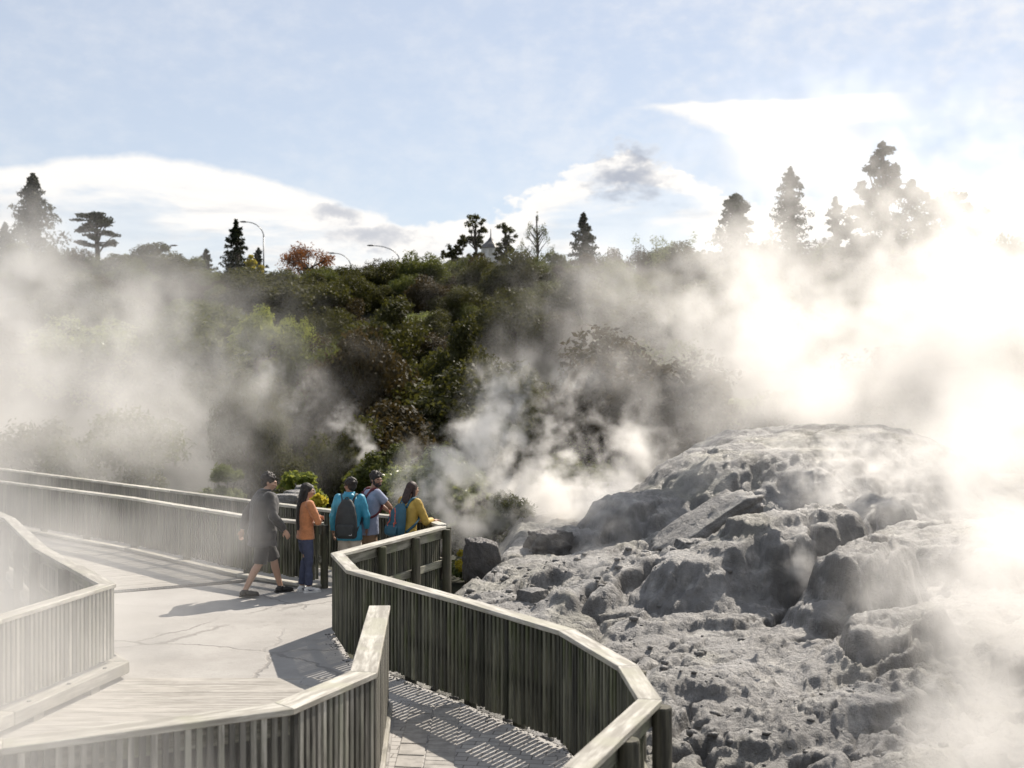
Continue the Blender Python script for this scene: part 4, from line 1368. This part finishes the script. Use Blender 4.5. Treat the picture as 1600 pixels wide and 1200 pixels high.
def backpack(label, loc, heading, s, sway, cz, size, mat, cords=False, patch=False):
    o = empty('backpack', loc, -heading)
    tag(o, label, 'backpack')
    w_, d_, h_ = size
    yb = lambda z: sway(z / s) * s - .165 * s
    g_ = MB()
    rows = []
    for f, kw, kd in ((0, .80, .6), (.05, .96, .9), (.3, 1.03, 1.08), (.6, .96, 1.0), (.82, .78, .78), (.95, .52, .5), (1, .35, .3)):
        z = cz - h_ / 2 + h_ * f
        rows.append(ring((0, yb(z) - d_ * kd * .5 + .02, z), w_ * kw / 2, d_ * kd / 2, 24, 0, 3.0))
    g_.loft(rows)
    remesh('bag', g_, M[mat], o, .010, 4)
    g_ = MB()
    zl = cz - h_ * .22
    g_.loft([ring((0, yb(z) - d_ * 1.06 + .025 - .02 * k, z), w_ * .40 * kk, .03, 20, 0, 3.2) for z, kk, k in ((zl - h_ * .2, .9, .2), (zl - h_ * .12, 1, 1), (zl + h_ * .05, 1, 1), (zl + h_ * .1, .9, .2))])
    remesh('pocket', g_, M[mat], o, .010, 3)
    for sg in (-1, 1):
        g_ = MB()
        zt = cz + h_ * .36
        x = sg * .105 * s
        pts = [(x * .75, yb(zt) + .03, zt), (x, sway(1.47) * s - .06 * s, 1.495 * s), (x * 1.12, sway(1.45) * s + .05 * s, 1.49 * s), (x * 1.15, sway(1.3) * s + .155 * s, 1.33 * s), (x * 1.35, sway(1.15) * s + .135 * s, 1.16 * s), (x * 1.72, sway(1.05) * s + .0, 1.06 * s), (x * 1.2, yb(1.0) + .03, cz - h_ * .36)]
        P2 = []
        for a, b in zip(pts[:-1], pts[1:]):
            for k in range(5): P2.append(Vector(a).lerp(Vector(b), k / 5))
        P2.append(Vector(pts[-1]))
        for it in range(3): P2 = [P2[0]] + [(P2[i - 1] + P2[i] * 2 + P2[i + 1]) / 4 for i in range(1, len(P2) - 1)] + [P2[-1]]
        g_.tube(P2, .023 * s, 10)
        g_.build('strap', M[mat], o, smooth=True)
    g_ = MB()
    zt = cz + h_ * .5
    g_.tube([(.035 * math.cos(t), yb(zt) - .01, zt - .02 + .05 * math.sin(t)) for t in np.linspace(-.3, math.pi + .3, 11)], .008, 8)
    g_.build('handle', M[mat], o, smooth=True)
    if patch:
        g_ = MB(); z = cz - h_ * .36
        px = w_ * .27
        for zz, xx, a, b in ((z + .016, px, .042, .006), (z - .016, px, .042, .006), (z, px - .018, .006, .034), (z, px + .018, .006, .034)):
            g_.box((xx, yb(z) - d_ * 1.06 - .012, zz), (a, .008, b))
        g_.build('label_patch', M['white_shoe'], o)
    if cords:
        for x0, x1, za, zb in ((-.07, -.04, .16, -.20), (.05, .085, .20, -.05), (.085, .05, -.02, -.24)):
            g_ = MB(); z1, z2 = cz + za * h_ / .5, cz + zb * h_ / .5
            g_.tube([(x0 + (x1 - x0) * f + .012 * math.sin(f * 7), yb(cz) - d_ * (1.04 if f < .9 else 1.06) + .028 - .055 * (f > .0) * (1 if abs((z1 + (z2 - z1) * f) - zl) < h_ * .17 else 0.2), z1 + (z2 - z1) * f) for f in np.linspace(0, 1, 12)], .008, 8)
            g_.build('cord', M['rust_cord'], o, smooth=True)
    return o


R_ = math.radians
# walking man in black
person('person in a black jacket and black knee-length shorts walking along the path', (-3.85, 17.75, 0), R_(62), 1.86, 'skin_a', 'black_cloth', 'black_cloth', 'dark_shoe', 'hair',
       dict(hip=[(-.09, .02, .90), (.09, 0, .90)], knee=[(-.10, .20, .51), (.10, -.06, .49)], ankle=[(-.09, .30, .085), (.11, -.28, .105)], toe=[-.05, .15],
            el=[(-.27, -.14, 1.17), (.28, .08, 1.16)], wr=[(-.26, -.22, .93), (.24, .26, .95)], hd=[(0, -.2, -1), (-.05, .5, -.85)], hn=[(1, .2, 0), (-1, 0, 0)], curl=[.5, .45],
            yaw=R_(-18), pitch=R_(-10), lean=.10, build=1.22), puff=2.4, hem=.72, hood=True)
# woman in orange with folded arms
person('person in an orange sweater and dark jeans standing with folded arms and waist-long hair', (-3.23, 18.02, 0), R_(58), 1.69, 'skin_a', 'orange_knit', 'denim', 'white_shoe', 'hair',
       dict(el=[(-.24, .10, 1.15), (.24, .12, 1.15)], wr=[(.07, .24, 1.19), (-.06, .26, 1.15)], hd=[(1, .05, .1), (-1, .05, .15)], hn=[(0, -1, 0), (0, -1, 0)], curl=[.3, .3],
            hip=[(-.075, 0, .91), (.075, 0, .91)], knee=[(-.07, .02, .49), (.075, .03, .49)], ankle=[(-.075, -.03, .085), (.085, .02, .085)], yaw=R_(-15), build=.92), leg='long', hem=.86, hairkind=.66, puff=.9)
# blue jacket with charcoal backpack
b, s_, sw_ = person('person in a bright blue jacket seen from behind, wearing a charcoal backpack', (-2.60, 18.45, 0), R_(6), 1.735, 'skin_b', 'blue_jacket', 'beige', 'white_shoe', 'hair',
       dict(yaw=R_(52), el=[(-.27, -.02, 1.15), (.27, .02, 1.15)], wr=[(-.285, .05, .90), (.24, .17, .94)], build=1.04), hem=.76, puff=1.3, hood=True)
backpack('charcoal backpack with a small white patch, worn over the bright blue jacket', (-2.60, 18.45, 0), R_(6), s_, sw_, 1.11, (.35, .15, .62), 'pack_dark', patch=True)
# bearded man with an arm on the rail
b, s_, sw_ = person('bearded person in a grey blue T-shirt leaning on the rail and looking back', (-2.36, 18.88, 0), R_(60), 1.80, 'skin_b', 'grey_tee', 'tan_cloth', 'dark_shoe', 'hair',
       dict(yaw=R_(-78), lean=.16, el=[(-.20, .30, 1.20), (.22, .27, 1.22)], wr=[(-.16, .47, 1.065), (.06, .44, 1.065)], hd=[(.4, .9, -.15), (0, 1, -.2)], hn=[(0, 0, -1), (0, 0, -1)], curl=[.2, .2], build=1.08), sleeve='short', hem=.77, beard=True)
backpack('dark red backpack on the bearded person, mostly hidden by the bright blue jacket', (-2.36, 18.88, 0), R_(60), s_, sw_, 1.22, (.28, .14, .48), 'pack_red')
# woman in yellow with teal backpack
b, s_, sw_ = person('person in a mustard yellow jacket with long dark hair leaning on the fence corner', (-1.68, 18.30, 0), R_(42), 1.68, 'skin_a', 'yellow', 'denim', 'dark_shoe', 'hair',
       dict(yaw=R_(-8), lean=.16, el=[(-.24, .18, 1.13), (.27, .19, 1.11)], wr=[(-.04, .37, 1.10), (.17, .43, 1.105)], hd=[(.6, .7, 0), (.35, .9, .05)], hn=[(0, 0, -1), (0, 0, -1)], curl=[.4, .5], build=.98), hem=.84, hairkind=.40, hairmat='hair_red', puff=1.2, hood=False)
backpack('teal backpack with orange cords worn over the mustard yellow jacket', (-1.68, 18.30, 0), R_(42), s_, sw_, 1.10, (.33, .18, .52), 'pack_teal', cords=True)


# ------------------------------------------------------------------ sky, sun, camera
def world():
    w = bpy.data.worlds.new('World')
    S.world = w
    w.use_nodes = True
    nt = w.node_tree
    g = G(nt)
    bg = nt.nodes['Background']
    sky = g.n('ShaderNodeTexSky', sky_type='NISHITA')
    sky.sun_disc = False
    sky.sun_elevation = SUN_EL
    sky.sun_rotation = SUN_AZ
    sky.air_density = 1.0; sky.dust_density = 0.35; sky.ozone_density = 1.0
    d = g.coord('Generated')
    sep = g.n('ShaderNodeSeparateXYZ'); g.set(sep.inputs[0], d)
    az = g.math('ARCTAN2', sep.outputs[0], sep.outputs[1])
    el = g.math('ARCSINE', sep.outputs[2])
    # cloud coordinates: azimuth and elevation of the direction, stretched sideways
    cv = g.n('ShaderNodeCombineXYZ'); g.set(cv.inputs[0], az); g.set(cv.inputs[1], el)
    c0 = cv.outputs[0]
    nA = g.noise(g.scale(c0, (7, 24, 1)), 1.0, 8, 0.58, dist=0.3)      # streaky
    nB = g.noise(g.scale(c0, (17, 26, 1)), 1.0, 9, 0.6)               # puffs
    nB2 = g.noise(g.scale(c0, (21, 34, 1)), 1.7, 8, 0.6)
    nC = g.noise(g.scale(c0, (4, 7, 1)), 1.0, 7, 0.6)                  # thin veil
    # upper edge of the low bank: bulges left and centre-right
    def hump(c, w_, h_):
        q = g.math('DIVIDE', g.math('SUBTRACT', az, c), w_)
        return g.math('MULTIPLY', g.math('POWER', 2.718, g.math('MULTIPLY', g.math('MULTIPLY', q, q), -1.0)), h_)
    edge = g.math('ADD', g.math('ADD', hump(-0.31, 0.21, 0.072), hump(0.095, 0.10, 0.070)), g.math('ADD', hump(0.36, 0.22, 0.042), 0.118))
    depth = g.math('SUBTRACT', edge, g.math('ADD', el, g.math('MULTIPLY', g.math('SUBTRACT', nB, 0.5), g.sm(az, -.16, -.02, .018, .085))))
    bank = g.sm(depth, 0.0, 0.009)
    holes = g.sm(g.math('ADD', nA, g.math('MULTIPLY', g.sm(depth, 0.06, 0.0), 0.20)), 0.46, 0.64)
    bank = g.math('MULTIPLY', bank, g.math('MULTIPLY_ADD', holes, 0.75, 0.25))
    # a lens-shaped streak high on the right, pointed at its left end
    topE = g.math('ADD', 0.2385, g.math('MULTIPLY', g.math('SUBTRACT', nB, .5), 0.016))
    botE = g.math('ADD', g.sm(az, 0.075, 0.21, 0.2365, 0.205), g.math('MULTIPLY', g.math('SUBTRACT', nB, .5), 0.03))
    lens = g.math('MULTIPLY', g.sm(g.math('SUBTRACT', topE, el), 0.0, 0.005), g.sm(g.math('SUBTRACT', el, botE), 0.0, 0.012))
    lens = g.math('MULTIPLY', lens, g.sm(az, 0.36, 0.27))
    q1 = g.math('DIVIDE', g.math('SUBTRACT', az, 0.245), 0.085)
    q2 = g.math('DIVIDE', g.math('SUBTRACT', el, 0.195), 0.05)
    glow = g.sm(g.math('ADD', g.math('ADD', g.math('MULTIPLY', q1, q1), g.math('MULTIPLY', q2, q2)), g.math('MULTIPLY', nA, .5)), 1.3, -0.1)
    lens = g.math('MAXIMUM', lens, glow)
    veil = g.math('MULTIPLY', g.sm(g.math('ADD', g.math('MULTIPLY', nC, .6), g.math('MULTIPLY', nB2, .4)), 0.40, 0.68), g.sm(az, -0.1, 0.42, 0.4, 1.15))
    cov = g.math('MAXIMUM', g.math('MAXIMUM', bank, lens), g.math('MULTIPLY', veil, 0.62), clamp=True)
    # shaded bellies of the cumulus
    def spot(ca, ce, wa, we):
        x_ = g.math('ADD', g.math('DIVIDE', g.math('SUBTRACT', az, ca), wa), g.math('MULTIPLY', g.math('SUBTRACT', nB, .5), 4.5))
        y_ = g.math('ADD', g.math('DIVIDE', g.math('SUBTRACT', el, ce), we), g.math('MULTIPLY', g.math('SUBTRACT', nB2, .5), 4.5))
        return g.sm(g.math('ADD', g.math('MULTIPLY', x_, x_), g.math('MULTIPLY', y_, y_)), 1.6, -0.5)
    dark = g.math('MAXIMUM', spot(0.104, 0.178, 0.036, 0.026), g.math('MAXIMUM', g.math('MULTIPLY', spot(-0.153, 0.144, 0.022, 0.008), .75), g.math('MULTIPLY', spot(-0.115, 0.126, 0.045, 0.010), .75)))
    shade = g.sm(g.noise(g.scale(c0, (8, 46, 1)), 1.3, 8, .62), 0.44, 0.66)
    cl = g.mix(g.math('MULTIPLY', g.math('MULTIPLY', shade, g.sm(depth, .01, .05)), 0.65), CLOUD_WHITE, CLOUD_GREY)
    cl = g.mix(g.math('MULTIPLY', dark, 0.85), cl, CLOUD_DARK)
    cov = g.math('MAXIMUM', cov, g.math('MULTIPLY', dark, 0.9))
    skyc = g.mix(1.0, sky.outputs[0], (SKY_STRENGTH * 1.02, SKY_STRENGTH * .95, SKY_STRENGTH * .93), 'MULTIPLY')
    skyc = g.mix(0.55, skyc, (0.455, 0.485, 0.535))
    sd = (math.sin(SUN_AZ) * math.cos(SUN_EL), math.cos(SUN_AZ) * math.cos(SUN_EL), math.sin(SUN_EL))
    c = g.mix(cov, skyc, cl)
    nt.links.new(c, bg.inputs[0])
    bg.inputs[1].default_value = 1.0
    return w


SKY_STRENGTH = 0.08
CLOUD_WHITE = (0.66, 0.64, 0.615)
CLOUD_GREY = (0.40, 0.42, 0.455)
CLOUD_DARK = (0.17, 0.205, 0.28)
world()

sun = bpy.data.lights.new('sun', 'SUN')
sun.energy = 4.5
sun.angle = math.radians(0.5)
sun.color = (1.0, 0.91, 0.79)
so = bpy.data.objects.new('sun', sun)
COL.objects.link(so)
sd = Vector((math.sin(SUN_AZ) * math.cos(SUN_EL), math.cos(SUN_AZ) * math.cos(SUN_EL), math.sin(SUN_EL)))
so.rotation_euler = sd.to_track_quat('Z', 'Y').to_euler()

cam = bpy.data.cameras.new('camera')
cam.sensor_width = 36
cam.lens = 36 * F / 1600
cam.clip_end = 6000
cam.dof.use_dof = True
cam.dof.focus_distance = 15.0
cam.dof.aperture_fstop = 2.0
co = bpy.data.objects.new('camera', cam)
COL.objects.link(co)
co.location = (0, 0, H)
co.rotation_euler = (math.radians(90), 0, 0)
S.camera = co


# ------------------------------------------------------------------ steam
def steam(name, label, mn, mx, voxel, blobs, freq, dens, warp=0.8, rag=1.6, lift=0.0, aniso=0.5, stretch=(1, 1, 1), detail=6):
    """a real volume: a voxel grid of steam, thickest in the given ellipsoids and torn by noise"""
    nt = bpy.data.node_groups.new(name, 'GeometryNodeTree')
    nt.interface.new_socket('Geometry', in_out='OUTPUT', socket_type='NodeSocketGeometry')
    g = G(nt)
    out = g.n('NodeGroupOutput')
    P = g.n('GeometryNodeInputPosition').outputs[0]
    Q = g.scale(P, tuple(1 / s for s in stretch))
    w = g.vmath('SUBTRACT', g.noise(Q, freq * 0.55, 3, .5, True), (.5, .5, .5))
    q = g.vmath('ADD', P, g.vmath('SCALE', w, s=warp * 2))
    sh = None
    for c, r, amp in blobs:
        e = g.vmath('LENGTH', g.vmath('DIVIDE', g.vmath('SUBTRACT', q, tuple(c)), tuple(r)))
        e = g.math('MULTIPLY', g.math('SUBTRACT', 1.0, e), amp)
        sh = e if sh is None else g.math('MAXIMUM', sh, e)
    n = g.noise(g.vmath('ADD', Q, g.vmath('SCALE', w, s=warp)), freq, 9, .67)
    n = g.math('MULTIPLY', g.math('SUBTRACT', n, 0.5 - lift), rag)
    bil = g.math('ABSOLUTE', g.math('SUBTRACT', g.noise(g.vmath('ADD', Q, g.vmath('SCALE', w, s=warp * 1.5)), freq * 2.1, 6, .6), .5))
    n = g.math('ADD', n, g.math('MULTIPLY', g.math('SUBTRACT', bil, .09), rag * .75))
    d = g.math('ADD', sh, n)
    d = g.math('MULTIPLY', d, g.sm(sh, 0.0, 0.3))
    d = g.math('MULTIPLY', g.math('MAXIMUM', d, 0.0), dens)
    vc = g.n('GeometryNodeVolumeCube')
    g.set(vc.inputs['Density'], d)
    vc.inputs['Min'].default_value = mn
    vc.inputs['Max'].default_value = mx
    for a, k in zip('XYZ', range(3)):
        vc.inputs['Resolution ' + a].default_value = max(8, int((mx[k] - mn[k]) / voxel))
    m = bpy.data.materials.new(name + '_vapour')
    m.use_nodes = True
    t = m.node_tree
    for x in list(t.nodes):
        if x.type == 'BSDF_PRINCIPLED': t.nodes.remove(x)
    pv = t.nodes.new('ShaderNodeVolumePrincipled')
    pv.inputs['Color'].default_value = (0.99, 0.975, 0.955, 1)
    pv.inputs['Density'].default_value = 1.0
    pv.inputs['Anisotropy'].default_value = aniso
    t.links.new(pv.outputs[0], t.nodes['Material Output'].inputs['Volume'])
    sm = g.n('GeometryNodeSetMaterial')
    sm.inputs['Material'].default_value = m
    nt.links.new(vc.outputs[0], sm.inputs[0])
    nt.links.new(sm.outputs[0], out.inputs[0])
    me = bpy.data.meshes.new(name)
    o = link(name, me)
    me.materials.append(m)
    md = o.modifiers.new('steam', 'NODES')
    md.node_group = nt
    return tag(o, label, 'steam', kind='stuff')


if STEAM:
    steam('steam_cloud', 'great bright steam cloud billowing behind the grey rock mound', (1.0, 18, -1), (34, 46, 18), 0.19,
          [((11, 31, 3.8), (10, 6, 4.0), .80), ((15, 33, 5.2), (9, 6, 5.4), .55), ((6.2, 32, 4.8), (6.5, 5, 4.4), .40), ((8.5, 27, 2.8), (6, 4, 1.9), .6), ((9.5, 22.5, 1.8), (6.5, 4, 1.8), .36), ((15, 35, 10), (14, 6, 7.5), .04)],
          0.42, 0.52, 1.5, 4.0, aniso=0.52)
    steam('steam_cloud', 'dull grey steam bank drifting over the scrub at the left', (-34, 20, -2), (-2, 48, 12), 0.21,
          [((-17, 35, 3.2), (13, 9, 6.2), .78), ((-10, 34, 3.4), (7.5, 6, 4.8), .46), ((-20, 38, 6.5), (11, 8, 5), .55), ((-12, 28, 1.8), (9, 5.5, 4.2), .52)],
          0.34, 0.25, 1.7, 4.0)
    steam('steam_plume', 'white steam rising behind the sightseers and the upright boulder', (-4.5, 21.5, -1.4), (6.5, 29, 5.4), 0.058,
          [((-.8, 24.1, .8), (2.0, 1.3, 1.5), .46), ((-.7, 24.4, 1.8), (1.7, 1.3, 1.5), .42), ((-.35, 24.6, 2.8), (1.4, 1.2, 1.3), .30), ((1.1, 24.0, .8), (2.5, 1.8, 1.6), .62), ((2.4, 25, 1.6), (2.8, 1.9, 2.0), .20), ((.6, 25, 2.2), (2.8, 1.5, 2.2), .24), ((1.8, 23.2, .3), (1.4, 1.1, .8), .3)],
          0.95, 3.2, .7, 6.0)
    steam('steam_plume', 'thin slanting jet of steam left of the bearded man', (-9, 28, 0), (-2.6, 32, 5.8), 0.05,
          [((-3.75, 30, 1.35), (.42, .5, .45), .8), ((-4.1, 30, 1.7), (.6, .6, .65), .5), ((-4.7, 30, 2.25), (.9, .8, .9), .26), ((-5.4, 30, 2.9), (1.2, 1, 1.1), .16), ((-6.4, 30, 3.6), (1.5, 1.2, 1.1), .12)],
          1.3, 2.6, .5, 6.0)
    steam('steam_plume', 'low wisps of steam curling out of the grey rocks', (-.6, 13.2, -.3), (6.8, 22, 3.6), 0.045,
          [((1.35, 16.6, .7), (.65, .8, .9), .16), ((2.1, 17.4, 1.1), (1.0, .8, .9), .08), ((3.85, 15.2, .8), (.4, .5, .9), .35), ((4.2, 15.6, 1.6), (.8, .7, .9), .16), ((1.6, 20.4, 1.1), (1.9, 1.0, .9), .2), ((5.6, 18.5, 1.8), (2.0, 1.8, 1.3), .25), ((.3, 19.5, .5), (1.2, .9, .6), .15), ((3.4, 19.4, 1.9), (1.4, .9, .8), .1)],
          1.5, 2.3, .4, 6.5)
    steam('steam_bank', 'pale steam pouring over the rocks at the right edge', (1.4, 6.2, -.8), (11.5, 17.5, 5), 0.07,
          [((5.8, 11.2, .9), (3.3, 3.5, 1.9), .66), ((7.0, 14, 1.9), (3.4, 2.8, 1.9), .5), ((4.3, 8.8, .4), (2.0, 2.0, 1.1), .44)],
          .8, .95, .8, 5.0)
    steam('steam_veil', 'thin pale steam drifting across the walkway at the lower left', (-11, 3.0, -.1), (0.3, 19, 3.2), 0.11,
          [((-4.0, 5.8, .9), (2.9, 3.2, 2.0), 1.5), ((-5.4, 9.5, 1.0), (3.2, 3.8, 1.9), 1.0), ((-7.2, 14.5, 1.0), (3.6, 3.8, 1.9), .95), ((-4.45, 15.4, 1.1), (1.35, 1.7, 1.7), .85)],
          .55, .34, .9, 2.6)
    steam('steam_haze', 'faint steam floating in front of the hillside scrub', (-14, 40, 0), (27, 62, 21), 0.28,
          [((3.5, 50, 6.0), (9, 8, 6.0), .22), ((12, 49, 6), (10, 8, 6.8), .55), ((16, 53, 12), (12, 7, 8.5), .36)],
          .40, .17, 1.8, 7.0)

S.view_settings.view_transform = 'Standard'
S.view_settings.look = 'None'
S.view_settings.exposure = 0.70
S.view_settings.gamma = 1.0
S.render.engine = 'CYCLES'
S.cycles.use_denoising = True
S.cycles.max_bounces = 8
S.cycles.diffuse_bounces = 2
S.cycles.glossy_bounces = 2
S.cycles.transmission_bounces = 3
S.cycles.volume_bounces = 4
S.cycles.volume_step_rate = 2.0
S.cycles.volume_max_steps = 256
S.cycles.transparent_max_bounces = 8
S.cycles.sample_clamp_indirect = 6.0
